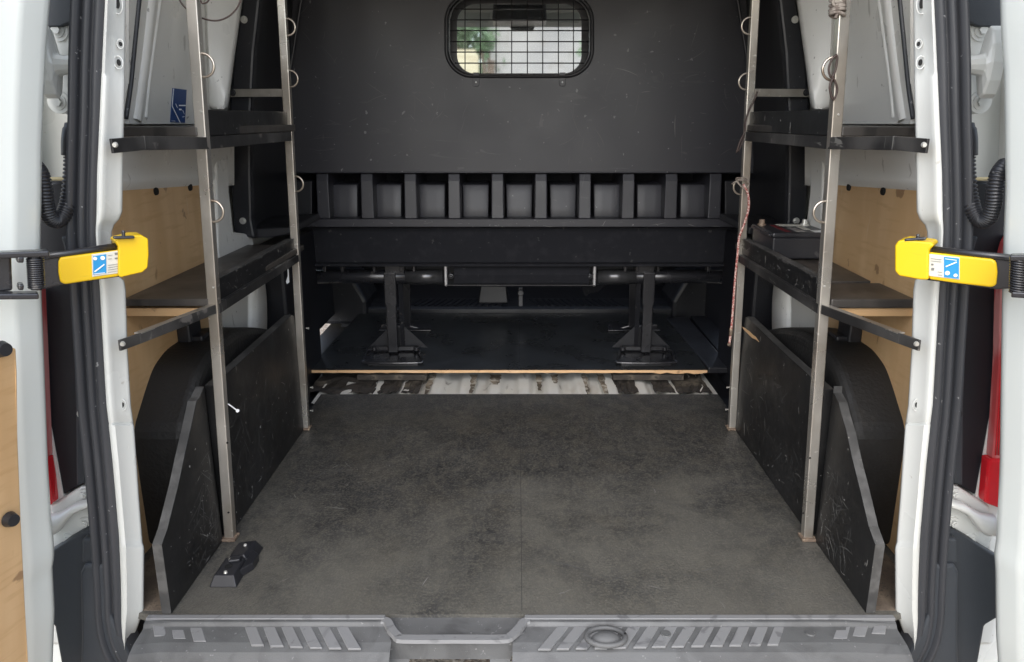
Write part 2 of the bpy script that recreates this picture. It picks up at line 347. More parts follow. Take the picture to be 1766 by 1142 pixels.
# --- inner side walls, upper panels with pressings
wl0 = V((-.72, 1.5, .66)); wn_ = V((1, 0, -.13)).normalized()       # leaning upper wall
def wp(u, v, off=0): return apl(u, v, wl0+wn_*off, wn_)
for s in (-1, 1):
    mir = s == 1
    b = B_()
    prism(b, [(-.75, 1.12, -.03), (-.75, 1.12, .66), (-.66, 1.12, 1.36), (-.68, 1.12, 1.36), (-.79, 1.12, .66), (-.79, 1.12, -.03)], (0, 1.3, 0))
    w = obj('side_wall', b, 'white_in', van, mir=mir)
    # pressed window panel face
    b = B_(); pts = [wp(*p, off=.004) for p in [(222, -90), (420, -90), (404, 60), (372, 214), (222, 214)]]
    prism(b, pts, wn_*-.03); obj('wall_panel', b, 'white_in', w, mir=mir)
    b = B_()
    for path, wd, ht in (([(268, -60), (262, 0), (252, 90), (243, 160), (236, 208)], .026, .007), ([(287, -60), (277, 0), (266, 80), (257, 150), (252, 203)], .010, .003)):
        P = smooth_path([wp(*p, off=.004) for p in path], 6)
        sweep(b, P, [(-wd/2, 0), (-wd/2.6, ht*.6), (-wd/5, ht*.95), (wd/5, ht*.95), (wd/2.6, ht*.6), (wd/2, 0)], wn_)
    obj('pressed_ridge', b, 'white_in', w, smooth=True, mir=mir)
    b = B_(); tube(b, smooth_path([wp(*p, off=.006) for p in [(246, -60), (240, 0), (231, 90), (225, 150), (217, 205)]], 5), .0042, 8)
    obj('rubber_edging', b, 'rubber', w, smooth=True, mir=mir)
    # roof-side pillar, box section standing in from the wall
    rows = []
    for v, un, uf in ((-90, 352, 430), (0, 353, 415), (60, 355, 407), (110, 357, 400), (150, 359, 395), (176, 360, 392), (184, 361, 390), (188, 364, 386), (189, 364, 386)):
        k_ = 0 if v == 189 else 1
        rows.append([wp(un-2, v, -.01), wp(un, v, .004*k_), wp(un+4, v, .014*k_), wp(lerp(un, uf, .5), v, .032*k_), wp(uf-5, v, .046*k_), wp(uf, v, .048*k_), wp(uf+3, v, .036*k_), wp(uf+3, v, -.01)])
    b = B_(); grid(b, rows); obj('wall_pillar', b, 'white_in', w, mir=mir, smooth=True).modifiers.new('e', 'EDGE_SPLIT').split_angle = math.radians(40)
    # rail under the window panel, with a soft fold
    rows = []
    for v, off in ((222, .0), (236, .012), (262, .016), (285, .014), (300, .010), (309, .014), (318, .014), (330, .002)):
        rows.append([wp(u, v-(u-200)*.05*(1 if v > 280 else .3), off) for u in (190, 240, 290, 345, 372, 398, 404)])
    b = B_(); grid(b, rows); obj('wall_rail', b, 'white_in', w, smooth=True, mir=mir)
    # lower pillar beside the lining
    b = B_()
    pts = [ax(*p, -.700) for p in [(372, 235), (396, 245), (396, 330), (404, 400), (436, 404), (440, 430), (420, 640), (380, 640)]]
    prism(b, pts, (-.03, 0, 0)); obj('lower_pillar', b, 'white_in', w, mir=mir, bevel=.008, seg=3)
    # rounded white shroud at the front of the arch
    b = B_()
    rows = []
    for v in range(440, 640, 12):
        t = (v-470)/110.0
        e_ = 431+30*math.sqrt(max(0.02, 1-min(1, abs((v-545)/110.))**2.2))
        rows.append([ax(390, v, -.699), ax(426, v, -.693), ax(429, v, -.697), ax(433, v, -.690), ax((433+e_)/2, v, -.684), ax(e_-4, v, -.690), ax(e_, v, -.71)])
    grid(b, rows); obj('shroud', b, 'white_in', w, smooth=True, mir=mir)
    # plywood lining
    b = B_()
    top = [(190, 322), (345, 308), (372, 308), (383, 322), (386, 360), (390, 430), (402, 530), (402, 700), (190, 760)]
    if s == 1: top = [(190, 322), (345, 308), (377, 308), (386, 322), (388, 360), (390, 430), (402, 530), (402, 700), (190, 760)]
    P = [ax(*p, -LX) for p in top]
    P[-2].z = -.0; P[-1].z = -.0
    prism(b, P, (-.012, 0, 0)); li = obj('plywood_lining', b, 'ply', van, mir=mir, bevel=.002)
    for (u, v) in [(267, 330), (326, 323), (370, 324), (382, 396)]:
        b = B_(); cyl(b, ax(u, v, -LX-.001), (1, 0, 0), .0085, .005, 16, .007); obj('lining_bolt', b, 'darkhole', li, mir=mir, smooth=False)
    # black bracket under the shelf
    b = B_(); q = ax(316, 552, -LX+.004)
    box(b, -LX, -LX+.028, q.y-.03, q.y+.03, q.z-.06, q.z+.03); box(b, -LX, -LX+.05, q.y-.022, q.y+.022, q.z-.075, q.z-.03)
    cyl(b, (-LX+.03, q.y, q.z+.02), (0, .2, 1), .013, .03)
    obj('wall_bracket', b, 'black', van, mir=mir, bevel=.004)
    # wheel arch cover
    prof = [(236, 935), (232, 800), (232, 745), (245, 695), (257, 657), (266, 634), (277, 617), (290, 602), (308, 589)]
    P = [ax(*p, -.714) for p in prof]; P[0].z = .0; P[0].y = P[1].y = P[2].y-.004; zt = P[-1].z
    P += [ax(*p, -.712) for p in [(330, 573), (354, 566), (385, 565), (420, 571), (450, 582)]]; P += [V((-.712, 2.07, .13)), V((-.712, 2.10, .0))]
    Q = smooth_path(P[:], 3)
    Q = [q+V((-.03, 0, 0)) for q in Q]; prism(b := B_(), Q, (.128, 0, 0)); obj('wheel_arch', b, 'arch', van, mir=mir, bevel=.022, seg=5)
    # black moulded trim between the pillar and the bulkhead
    b = B_()
    P = [ay(*p, 1.93) for p in [(425, -90), (418, 0), (404, 90), (396, 175), (394, 245), (399, 330), (403, 396), (410, 408), (440, 411)]]
    Rr = [ay(*p, 1.93) for p in [(440, 411), (434, 380), (432, 300), (432, 200), (438, 90), (448, 0), (454, -90)]]
    prism(b, P+Rr[1:], (0, .03, 0)); o = obj('pillar_trim', b, 'black', van, mir=mir, bevel=.006)
    b = B_(); rows = []
    for (u0, v0) in [(454, -90), (448, 0), (438, 90), (432, 200), (432, 300), (434, 390), (440, 412)]:
        p = ay(u0, v0, 1.935); xx = -.735+.13*max(0, p.z-.66); rows.append([p, p+V((-.012, .05, 0)), V((xx-.0, 2.2, p.z)), V((xx, 2.45, p.z))])
    grid(b, rows); obj('inner_trim', b, 'darktrim', van, mir=mir, smooth=True)
    for (u, v) in [(421, 34), (419, 381)]:
        b = B_(); p = ay(u, v, 1.93); cyl(b, p, (0, -1, 0), .0085, .002); cyl(b, p, (0, -1, 0), .0055, .006, 6); obj('trim_bolt', b, 'bolt', o, mir=mir)
    # ledge at the foot of the trim, and dark lower side in front of the arch
    b = B_(); P = [ay(*p, 1.96) for p in [(403, 396), (500, 392), (502, 404), (470, 410), (420, 412), (408, 408)]]
    prism(b, P, (0, .3, 0)); obj('trim_ledge', b, 'black', van, mir=mir, bevel=.004)
    b = B_(); prism(b, [(-.745, 2.08, -.03), (-.745, 2.08, .46), (-.66, 2.08, .46), (-.66, 2.08, .30), (-.665, 2.08, -.03)], (0, .34, 0)); obj('lower_trim', b, 'darktrim', van, mir=mir, bevel=.01)

# --- rear pillars (door jambs)
JI = [(217, -60), (217, 0), (216, 100), (214, 213), (212, 300), (211, 365), (206, 378), (197, 388), (193, 400), (193, 470), (205, 476), (214, 484), (217, 500), (220, 600), (226, 700), (232, 740), (240, 860), (246, 935), (249, 945), (248, 1052), (240, 1075), (224, 1118), (214, 1128)]
JO = [(180, -60), (178, 0), (173, 100), (168, 200), (163, 300), (162, 400), (168, 500), (174, 600), (180, 700), (188, 760), (196, 850), (203, 920), (206, 1000), (207, 1080), (212, 1128)]
vs_ = [-160, -60, 0, 60, 124, 132, 200, 260, 300, 340, 365, 372, 378, 383, 388, 394, 400, 440, 470, 476, 484, 500, 560, 600, 660, 700, 726, 730, 734, 800, 860, 930, 936, 942, 948, 1000, 1052, 1075, 1100, 1118, 1128]
for s in (-1, 1):
    mir = s == 1
    rows = []
    for v in vs_:
        ui, uo = interp(JI, v), interp(JO, v)
        dy = .004 if v < 128 else (0 if v < 730 else (-.0025 if v < 938 else -.006))
        if v == 730: dy = .004
        r = [ay(uo-14, v, 1.115), ay(uo-3, v, 1.092)]
        for fr, yy in ((.02, 1.080), (.10, 1.072), (.20, 1.0715), (.30, 1.074), (.42, 1.080), (.88, 1.101), (.95, 1.103), (1.0, 1.110)):
            r.append(ay(lerp(uo, ui, fr), v, yy+(dy if fr > .25 else dy*.3)))
        q = r[-1]; r += [q+V((-.010, .012, 0)), q+V((-.055, .07, 0)), q+V((-.10, .075, 0))]
        rows.append(r)
    b = B_(); grid(b, rows); jamb = obj('rear_pillar', b, 'white', van, smooth=True, mir=mir)
    m2 = jamb.modifiers.new('edge', 'EDGE_SPLIT'); m2.split_angle = math.radians(60)
    # pillar holes: rims around dark discs that stand in for shaded depth
    for (u, v, r1, el) in [(202, 5, .005, 2.0), (208, 76, .0030, 1.4), (205, 108, .0040, 1.5), (210, 698, .0048, 1.5), (212, 769, .0060, 1.6), (227, 936, .0024, 1.6), (227, 1003, .0042, 1.6)]:
        p = ay(u, v, 1.0925 if v < 900 else 1.088); b = B_()
        ring = []
        tube(b, [p+V((math.cos(t*math.pi/12)*r1*1.75*.85, -.0006, math.sin(t*math.pi/12)*r1*1.75*el*.8)) for t in range(25)], .0007, 6, caps=False)
        obj('hole_rim', b, 'white', jamb, smooth=True, mir=mir)
        b = B_(); pts = [p+V((math.cos(t*math.pi/8)*r1*.62, -.0012, math.sin(t*math.pi/8)*r1*el*.72)) for t in range(16)]
        prism(b, pts, (0, .002, 0)); obj('pillar_hole', b, 'darkhole', jamb, mir=mir)
    b = B_(); p, q = ay(189.5, 95, 1.086), ay(187.5, 117, 1.086); beam(b, p, q, .0014, .002, (0, 1, 0)); obj('pillar_slot', b, 'darkhole', jamb, mir=mir)  # dark bar stands in for the shade inside the slot
    # rubber door seal
    SP = [(155, -160), (156, -60), (154, 0), (150, 100), (148, 200), (145, 300), (144, 400), (150, 500), (156, 600), (162, 700), (170, 780), (178, 870), (184, 950), (188, 1020), (190, 1065), (198, 1105), (214, 1138), (236, 1165)]
    P = smooth_path([ay(*p, 1.075) for p in SP], 5)
    hw = .0205
    prof = [(-hw-.002, -.03), (-hw, .0), (-hw+.004, .006), (-hw*.50, .007), (-hw*.38, .003), (-hw*.30, -.003), (-hw*.22, .003), (-hw*.1, .008), (hw*.16, .009), (hw*.30, .002), (hw*.36, -.004), (hw*.42, .004), (hw*.55, .014), (hw*.8, .015), (hw*.97, .009), (hw, -.002), (hw, -.03)]
    b = B_(); sweep(b, P, prof); obj('door_seal', b, 'rubber', van, smooth=True, mir=mir)
    # body corner outside the seal
    b = B_(); rows = []
    for v in range(-160, 1200, 40):
        rows.append([ay(u, v, y) for u, y in ((-20, 1.22), (30, 1.20), (90, 1.19), (125, 1.18), (150, 1.16), (170, 1.13))])
    grid(b, rows); obj('body_corner', b, 'white', van, smooth=True, mir=mir)
    # dark cover above the upper hinge
    b = B_(); prism(b, [ay(*p, 1.118) for p in [(60, -100), (133, -100), (133, 30), (122, 38), (104, 46), (80, 47), (60, 45)]], (0, .02, 0)); obj('upper_cover', b, 'bumperdark', van, mir=mir, bevel=.002)
    b = B_(); prism(b, [ay(*p, 1.112) for p in [(127, -100), (134, -100), (134, 14), (131, 22), (127, 16)]], (0, .004, 0)); obj('cover_strip', b, 'blackmetal', van, mir=mir)
    # upper hinge
    b = B_(); prism(b, [ay(*p, 1.128) for p in [(84, 42), (126, 34), (136, 50), (136, 150), (131, 176), (124, 190), (112, 197), (98, 196), (87, 188), (82, 172), (88, 150), (99, 120), (95, 90), (86, 70)]], (0, .055, 0))
    hi = obj('hinge', b, 'white', van, mir=mir, bevel=.004, seg=3)
    b = B_()
    rows = []
    for u, r_ in ((70, 1.0), (78, 1.0), (90, 1.0), (94, .9), (100, .75), (116, .66), (134, .62)):
        c0 = ay(u, 108 if u < 95 else 112, 1.098)
        hh = (.048 if u < 95 else .014*(1.1 if u < 104 else .9)); 
        rows.append([c0+V((0, math.cos(k*math.pi/6)*.016*r_, math.sin(k*math.pi/6)*hh)) for k in range(12)])
    grid(b, rows, close=True); obj('hinge_knuckle', b, 'white', hi, mir=mir, bevel=.002)
    for (u, v, r1) in [(100, 52, .015), (129, 87, .011), (102, 176, .016), (131, 150, .012)]:
        b = B_(); p = ay(u, v, 1.128); cyl(b, p, (0, -1, 0), r1, .002, 28); cyl(b, p, (0, -1, 0), r1*.72, .0035, 28, r1*.68); cyl(b, p+V((0, -.003, 0)), (0, -1, 0), r1*.42, .005, 6); obj('hinge_bolt', b, 'white', hi, mir=mir)
    # tail lamp housing seen from the inside
    b = B_(); prism(b, [ay(*p, 1.122) for p in [(30, 316), (120, 312), (150, 318), (152, 600), (152, 834), (138, 838), (60, 882), (30, 882)]], (0, .02, 0))
    hz = obj('lamp_housing', b, 'darktrim', van, mir=mir, bevel=.004)
    b = B_(); prism(b, [ay(*p, 1.112) for p in [(104, 408), (136, 408), (140, 470), (142, 640), (144, 700), (146, 834), (131, 838), (130, 700), (124, 560), (113, 440)]], (0, .008, 0)); obj('housing_step', b, 'bumperdark', hz, mir=mir, bevel=.003)
    b = B_(); prism(b, [ay(*p, 1.112) for p in [(82, 306), (122, 306), (122, 312), (82, 312)]], (0, .008, 0)); obj('sealant_bead', b, 'cream', hz, mir=mir, bevel=.002)
    b = B_(); cyl(b, ay(141, 714, 1.11), (0, -1, 0), .007, .002, 16); cyl(b, ay(141, 714, 1.108), (0, -1, 0), .004, .003, 6); obj('housing_clip', b, 'bolt' if s < 0 else 'black', hz, mir=mir)
    # lower hinge
    b = B_(); prism(b, [ay(*p, 1.112) for p in [(84, 874), (137, 841), (160, 838), (172, 935), (140, 935), (112, 948), (88, 950), (80, 930)]], (0, .07, 0))
    lh = obj('hinge', b, 'white', van, mir=mir, bevel=.005, seg=3)
    b = B_()
    rows = []
    for t, (u, v) in enumerate([(78, 905), (92, 905), (106, 898), (118, 886), (130, 876), (146, 870), (162, 866)]):
        c0 = ay(u, v, 1.098); hh = (.020, .020, .018, .014, .011, .009, .007)[t]
        rows.append([c0+V((math.sin(k*math.pi/6)*.004, math.cos(k*math.pi/6)*.014, math.sin(k*math.pi/6)*hh)) for k in range(12)])
    grid(b, rows, close=True); obj('hinge_knuckle', b, 'white', lh, mir=mir, smooth=True)
    for (u, v, r1) in [(147, 851, .010), (149, 901, .011), (119, 929, .011)]:
        b = B_(); p = ay(u, v, 1.112); cyl(b, p, (0, -1, 0), r1, .003, 24, r1*.9); cyl(b, p+V((0, -.003, 0)), (0, -1, 0), r1*.55, .005, 6); cyl(b, p+V((0, -.008, 0)), (0, -1, 0), r1*.3, .0025, 12); obj('hinge_bolt', b, 'white', lh, mir=mir)
    # cable conduit with its boot
    cp = [(124, 268, 1.088), (123, 300, 1.083), (119, 338, 1.075), (111, 368, 1.062), (98, 381, 1.05), (86, 374, 1.04), (79, 352, 1.032), (76, 325, 1.028), (70, 300, 1.03), (58, 284, 1.04)]
    P = smooth_path([ay(*p) for p in cp], 1)
    # dense path for corrugations
    P = smooth_path([ay(*p) for p in cp], 26); rr = [(.0108 if (k % 5) in (0, 1, 2) else .0088) for k in range(len(P))]
    b = B_(); tube(b, P, rr, 16); co = obj('cable_conduit', b, 'black', van, smooth=True, mir=mir)
    b = B_(); tube(b, smooth_path([ay(*p) for p in [(128, 216, 1.095), (126, 226, 1.092), (124, 245, 1.088), (124, 269, 1.087)]], 5), [.006]+[.012]*4+[.0135]*11, 16); obj('conduit_boot', b, 'black', co, smooth=True, mir=mir)
    # bumper corner pieces
    b = B_(); prism(b, [ay(*p, 1.094) for p in [(60, 966), (90, 948), (118, 930), (142, 916), (166, 911), (172, 935), (172, 1190), (120, 1190), (104, 1142), (93, 1080), (60, 1060)]], (0, .02, 0)); obj('bumper_corner', b, 'bumperdark', van, mir=mir, bevel=.005, seg=3)
    b = B_(); prism(b, [ay(*p, 1.076) for p in [(140, 930), (176, 930), (182, 972), (140, 972)]], (0, .02, 0)); 
    obj('corner_block', b, 'bumperdark', van, mir=mir, bevel=.004)
    b = B_(); prism(b, [ay(*p, 1.068) for p in [(144, 974), (182, 974), (190, 1060), (230, 1142), (250, 1220), (136, 1220), (139, 1100), (137, 988)]], (0, .03, 0)); obj('corner_step', b, 'bumperdark', van, mir=mir, bevel=.006, seg=3)

# --- tail lamps (each side shows a different sliver)
b = B_(); P = [(60, 500), (66, 500), (69, 560), (75, 700), (79, 792), (60, 792)]
prism(b, [ay(*p, 1.10) for p in P], (0, .02, 0)); o = obj('tail_lamp', b, 'redribs', van, bevel=.002)
b = B_(); prism(b, [ay(*p, 1.098) for p in [(60, 793), (79, 793), (85, 830), (89, 870), (84, 874), (60, 876)]], (0, .022, 0)); obj('lamp_red_lens', b, 'red', o, bevel=.003)
b = B_(); P = [(1744, 408), (1737, 420), (1730, 446), (1727, 500), (1724, 620), (1718, 720), (1712, 792), (1760, 792), (1760, 408)]
prism(b, [ay(*p, 1.10) for p in P], (0, .02, 0)); o = obj('tail_lamp', b, 'redribs', van, bevel=.003)
b = B_(); prism(b, [ay(*p, 1.096) for p in [(1706, 793), (1760, 793), (1760, 884), (1726, 879), (1699, 869)]], (0, .024, 0)); obj('lamp_red_lens', b, 'red', o, bevel=.005)
b = B_()
for k in range(4): tube(b, smooth_path([ay(1731+k*4, 440, 1.099), ay(1728+k*4, 600, 1.099), ay(1717+k*4.5, 785, 1.099)], 5), .0012, 6)
obj('lens_rib', b, 'red', o, smooth=True)

# --- doors
def door(s):
    edge = [(82, -160), (82, 0), (76, 80), (71, 180), (68, 260), (68, 330), (66, 430), (68, 520), (73, 640), (79, 800), (85, 900), (90, 944), (90, 970), (87, 980), (91, 1060), (88, 1142), (86, 1240)]
    if s == 1: edge = [(63, -160), (63, 0), (61, 70), (57, 100), (55, 200), (54, 330), (57, 400), (60, 520), (62, 640), (64, 800), (68, 890), (70, 930), (74, 960), (72, 990), (71, 1100), (68, 1142), (66, 1240)]
    rows = []
    for v in list(range(-160, 900, 40))+list(range(900, 1250, 12)):
        p = ay(interp(edge, v), v, 1.0)
        offs = [(-.10, .06), (-.055, .05), (-.02, .03), (-.003, .010), (0, 0), (-.0015, -.006), (-.0085, -.028), (-.0105, -.033), (-.0135, -.036), (-.030, -.046), (-.033, -.049), (-.052, -.090), (-.17, -.66), (-.23, -.66), (-.15, -.06)]
        rows.append([p+V((a, b_, 0)) for a, b_ in offs])
    b = B_(); grid(b, rows, close=True)
    d = obj('rear_door', b, 'door_white', van, smooth=True, mir=s == 1); m = d.modifiers.new('e', 'EDGE_SPLIT'); m.split_angle = math.radians(50)
    return d
dl = door(-1); dr = door(1)
# inner door plywood lining (left door shows a strip of it)
def doorplane(u, v, off=0):
    base = V((-.703, .92, .5)); n = V((.43, -.148, 0)).cross(V((0, 0, 1)))
    n = V((.428, -.148, 0)).normalized()
    return base, n
for s, d in ((-1, dl), (1, dr)):
    b = B_()
    E = [(18, 585), (24, 600), (26, 640), (27, 750), (33, 900), (40, 1040), (46, 1142), (50, 1240)]
    P = [ay(u, v, .905) for u, v in E]
    far = V((-.10, -.45, 0))
    loop = [P[0]+far]+[P[0]+V((-.012, -.035, 0))]+P[1:]+[P[-1]+far]
    sh = V((0.0, 0, 0))
    if s == 1: loop = [p+V((-.04, -.04, 0)) for p in loop]
    prism(b, loop, (.004, -.0015, 0)); lo = obj('door_lining', b, 'ply', d, bevel=.003, mir=s == 1)
    for (u, v) in ((3, 603), (17, 897)):
        b = B_(); p = ay(u, v, .878)+V((.004, 0, 0)); 
        if s == 1: p += V((-.04, -.04, 0))
        cyl(b, p+V((-.006, .002, 0)), (.93, -.36, 0), .0105, .009, 20, .008); obj('lining_bolt', b, 'black', lo, mir=s == 1)

# --- yellow check straps
def strap(s, P):
    """P: dict of photo outlines; arm lies in one vertical plane"""
    base = ay(*P['near'], 1.035); n = V((.10*(-s), -1, 0)).normalized()
    # plane swings towards the camera at its door end
    n = V((-s*.75, -1, 0)).normalized()
    def q(u, v, off=0): return apl(u, v, base+n*off, n)
    b = B_(); prism(b, [q(*p) for p in P['arm']], -n*.012); arm = obj('check_strap', b, 'blackmetal', van, bevel=.003, seg=3)
    b = B_(); tube(b, [q(*p, off=.001) for p in P['rod']], .0045, 10); obj('strap_edge', b, 'blackmetal', arm, smooth=True)
    b = B_(); prism(b, [q(*p, off=.006) for p in P['cover']], -n*.006); obj('strap_cover', b, 'yellow', arm, bevel=.0035, seg=4)
    b = B_(); prism(b, [q(*p, off=.012) for p in P['end']], -n*.040); obj('strap_end', b, 'yellow', arm, bevel=.0075, seg=5)
    b = B_(); prism(b, [q(*p, off=.0075) for p in P['label']], -n*.0015); st = obj('warning_sticker', b, 'sticker', arm, bevel=.0008)
    b = B_(); prism(b, [q(*p, off=.0081) for p in P['lblue']], -n*.0008); obj('sticker_panel', b, 'blue', arm)
    b = B_()
    for pa, pb, w in P['wh']: beam(b, q(*pa, off=.0086), q(*pb, off=.0086), .0006, w, up=(0, 0, 1))
    for (u, v, r) in P['dots']: cyl(b, q(u, v, off=.0083), n, r, .0006, 14)
    obj('sticker_symbol', b, 'paper', arm)
    b = B_()
    for pa, pb, w in P['ink']: beam(b, q(*pa, off=.0082), q(*pb, off=.0082), .0004, w, up=(0, 0, 1))
    obj('sticker_print', b, 'ink', arm)
    hb = ay(60 if s < 0 else 1748, 470, .925); q = lambda u, v, off=0: apl(u, v, hb+n*off, n)
    b = B_(); prism(b, [q(*p, off=.004) for p in P['hinge']], -n*.022); obj('strap_hinge', b, 'blackmetal', arm, bevel=.003)
    b = B_(); u0, v0, v1 = P['spring']; pts = []
    for k in range(0, 14*12+1):
        t = k/(14*12); c0 = q(lerp(u0, u0+P['sl'], t), lerp(v0, v1, t), off=.014); a_ = k*2*math.pi/12
        pts.append(c0+V((math.cos(a_)*.0085, math.sin(a_)*.0085, 0)))
    tube(b, pts, .0013, 6); obj('strap_spring', b, 'blackmetal', arm, smooth=True)
    b = B_(); cyl(b, q(u0, v0-3, off=.014), q(u0+P['sl'], v1+3, off=.014)-q(u0, v0-3, off=.014), .0062, (q(u0+P['sl'], v1+3)-q(u0, v0-3)).length); obj('spring_pin', b, 'black', arm, smooth=False)
    for pa, pb in P['plates']:
        b = B_(); beam(b, q(*pa, off=.014), q(*pb, off=.014), .02, .0075); obj('hinge_plate', b, 'blackmetal', arm, bevel=.002)
    # striker hidden behind the yellow end
    b = B_(); beam(b, q(*P['cl'][0], off=-.045), q(*P['cl'][1], off=-.045), .008, .004); beam(b, q(*P['cl'][2], off=-.048), q(*P['cl'][3], off=-.048), .008, .012); obj('strap_catch', b, 'blackmetal', arm, bevel=.002)
strap(-1, dict(near=(200, 450), arm=[(72, 441), (100, 437), (205, 424), (240, 420), (240, 470), (205, 478), (110, 492), (72, 500)],
    rod=[(70, 443), (110, 438), (203, 424)],
    cover=[(104, 444), (158, 437), (206, 431), (206, 477), (165, 483), (112, 491), (104, 487), (101, 470), (101, 452)],
    end=[(198, 416), (203, 413), (232, 406), (245, 406), (256, 412), (257, 440), (255, 462), (246, 470), (228, 474), (208, 479), (204, 475), (204, 426)],
    label=[(158, 439), (206, 432), (207, 471), (159, 478)], lblue=[(160.5, 442), (183, 438.5), (183.5, 471), (161, 474)],
    wh=[((163, 469), (180, 456), .0016), ((162, 472.5), (181, 470.5), .0008)], dots=[(164, 446, .0024), (177, 445, .0028)],
    ink=[((186, 441), (194, 440), .0005), ((186, 447), (193, 446), .0005), ((198, 438), (203, 437.5), .0030), ((198, 446), (203, 445.5), .0022), ((186, 458), (203, 455.5), .0006), ((186, 462), (203, 459.5), .0006), ((186, 466), (203, 463.5), .0006), ((186, 470), (203, 467.5), .0005)],
    hinge=[(-60, 446), (20, 440), (20, 452), (22, 502), (-60, 512)], spring=(60, 444, 496), sl=3,
    plates=[((-40, 441), (84, 436)), ((-40, 510), (66, 509)), ((28, 446), (40, 447)), ((30, 493), (40, 494))], cl=[(195, 410), (232, 409), (210, 405), (216, 405)]))
strap(1, dict(near=(1590, 455), arm=[(1560, 425), (1610, 427), (1700, 440), (1748, 446), (1748, 498), (1720, 500), (1600, 484), (1560, 478)],
    rod=[(1609, 430), (1700, 440), (1745, 445)],
    cover=[(1602, 435), (1655, 441), (1712, 447), (1718, 452), (1720, 470), (1718, 492), (1710, 496), (1650, 489), (1602, 482)],
    end=[(1543, 424), (1548, 416), (1560, 413), (1606, 418), (1611, 423), (1602, 432), (1601, 483), (1588, 483), (1550, 476), (1543, 468)],
    label=[(1601, 438), (1655, 444), (1655, 483), (1601, 476)], lblue=[(1628, 443), (1654, 446), (1653.5, 481), (1628, 478)],
    wh=[((1631, 460), (1650, 452), .0016), ((1630, 446.5), (1650, 449), .0008)], dots=[(1634, 471, .0030), (1648, 475, .0024)],
    ink=[((1605, 446), (1624, 448), .0006), ((1605, 450), (1624, 452), .0006), ((1606, 456), (1610, 456.5), .0025), ((1606, 464), (1611, 464.5), .0035), ((1617, 469), (1625, 470), .0005), ((1617, 474), (1625, 475), .0005)],
    hinge=[(1745, 446), (1850, 452), (1850, 512), (1745, 500)], spring=(1757, 446, 506), sl=-2,
    plates=[((1742, 444), (1850, 442)), ((1745, 506), (1850, 512))], cl=[(1560, 414), (1598, 411), (1580, 411), (1586, 411)]))

# --- bulkhead
YB = 2.42
hole = rrect(772, -8, 1020, 130, 44)
b = B_(); outer = [ay(460, -170, YB), ay(1332, -170, YB), ay(1340, 297, YB), ay(452, 297, YB)]
holed(b, outer, [ay(u, v, YB) for u, v in hole], (0, .03, 0))
bulk = obj('bulkhead', b, 'bulk', van)
# rolled lower lip of the upper panel
b = B_(); zt = ay(896, 296, YB).z
prism(b, [(-.78, YB, zt), (-.78, YB+.199, zt), (-.78, YB+.199, zt-.006), (-.78, YB+.004, zt-.006), (-.78, YB-.002, zt-.003)], (1.56, 0, 0)); obj('panel_lip', b, 'bulk', bulk, bevel=.0015)
# recessed row of pockets with ribs
zb = ay(896, 377, YB).z
b = B_(); box(b, -.78, .78, YB+.20, YB+.22, zb-.01, zt+.02); pk = obj('pocket_back', b, 'fabric', bulk)  # dark matte material and deep set-back stand in for the overhang's shade
ribs = [556, 632.5, 707.5, 783, 858, 933, 1009, 1084, 1158, 1234]
for u in ribs:
    b = B_(); p = ay(u, 330, YB)
    rows = []
    for z, yf, hw in ((zt-.007, YB+.012, .0185), (zt-.03, YB+.004, .019), (zb, YB-.006, .020)):
        rows.append([V((p.x-hw-.010, YB+.201, z)), V((p.x-hw, yf, z)), V((p.x+hw, yf, z)), V((p.x+hw+.010, YB+.201, z))])
    grid(b, rows, close=True); obj('rib', b, 'bulk', bulk, bevel=.003)
for u0, u1 in zip(ribs, ribs[1:]):
    cxp = ay((u0+u1)/2, 345, YB+.05).x; zz0, zz1 = ay(896, 375, YB+.05).z, ay(896, 318, YB+.05).z
    rows = []
    for z_, d_ in ((zz0-.001, .020), (zz0, .006), (zz0+.002, .0012), (zz0+.005, 0), (lerp(zz0, zz1, .35), 0), (lerp(zz0, zz1, .7), 0), (zz1-.005, 0), (zz1-.002, .0012), (zz1, .006), (zz1+.001, .1)):
        t_ = (z_-zz0)/(zz1-zz0); w_ = lerp(.0415, .0435, t_); y_ = YB+lerp(.040, .058, t_)+d_
        rows.append([V((cxp+x_*w_, y_+e2, z_)) for x_, e2 in ((-1.01, .1), (-1.0, .005), (-.96, .001), (-.9, 0), (-.3, 0), (.3, 0), (.9, 0), (.96, .001), (1.0, .005), (1.01, .1))])
    b = B_(); grid(b, rows); obj('pocket_pad', b, 'bulk', bulk, smooth=True).modifiers.new('e', 'EDGE_SPLIT').split_angle = math.radians(35)
for u0, u1 in ((455, 538), (1250, 1337)):
    b = B_(); prism(b, [ay(u0, 312, YB+.03), ay(u1, 312, YB+.03), ay(u1, 374, YB+.03), ay(u0, 374, YB+.03)], (0, .04, 0)); obj('pocket_pad', b, 'darktrim', bulk, bevel=.004)
# floor of the pockets, cross bar, lower box
b = B_(); box(b, -.78, .78, YB-.012, YB+.22, zb-.012, zb); obj('pocket_shelf', b, 'bulk', bulk, bevel=.002)
b = B_(); P = [ay(524, 378, YB-.03), ay(1268, 378, YB-.03), ay(1266, 392, YB-.03), ay(526, 392, YB-.03)]; prism(b, P, (0, .035, 0)); obj('cross_bar', b, 'bulk', bulk, bevel=.0025)
z1, z2 = ay(896, 393, YB).z, ay(896, 452, YB).z
b = B_(); prism(b, [(-.80, YB+.012, z1), (-.80, YB+.004, (z1+z2)/2), (-.80, YB+.0, z2), (-.80, YB-.018, z2-.004), (-.80, YB-.018, z2-.012), (-.80, YB+.16, z2-.012), (-.80, YB+.16, z1)], (1.6, 0, 0)); obj('lower_box', b, 'fabric', bulk, bevel=.002)
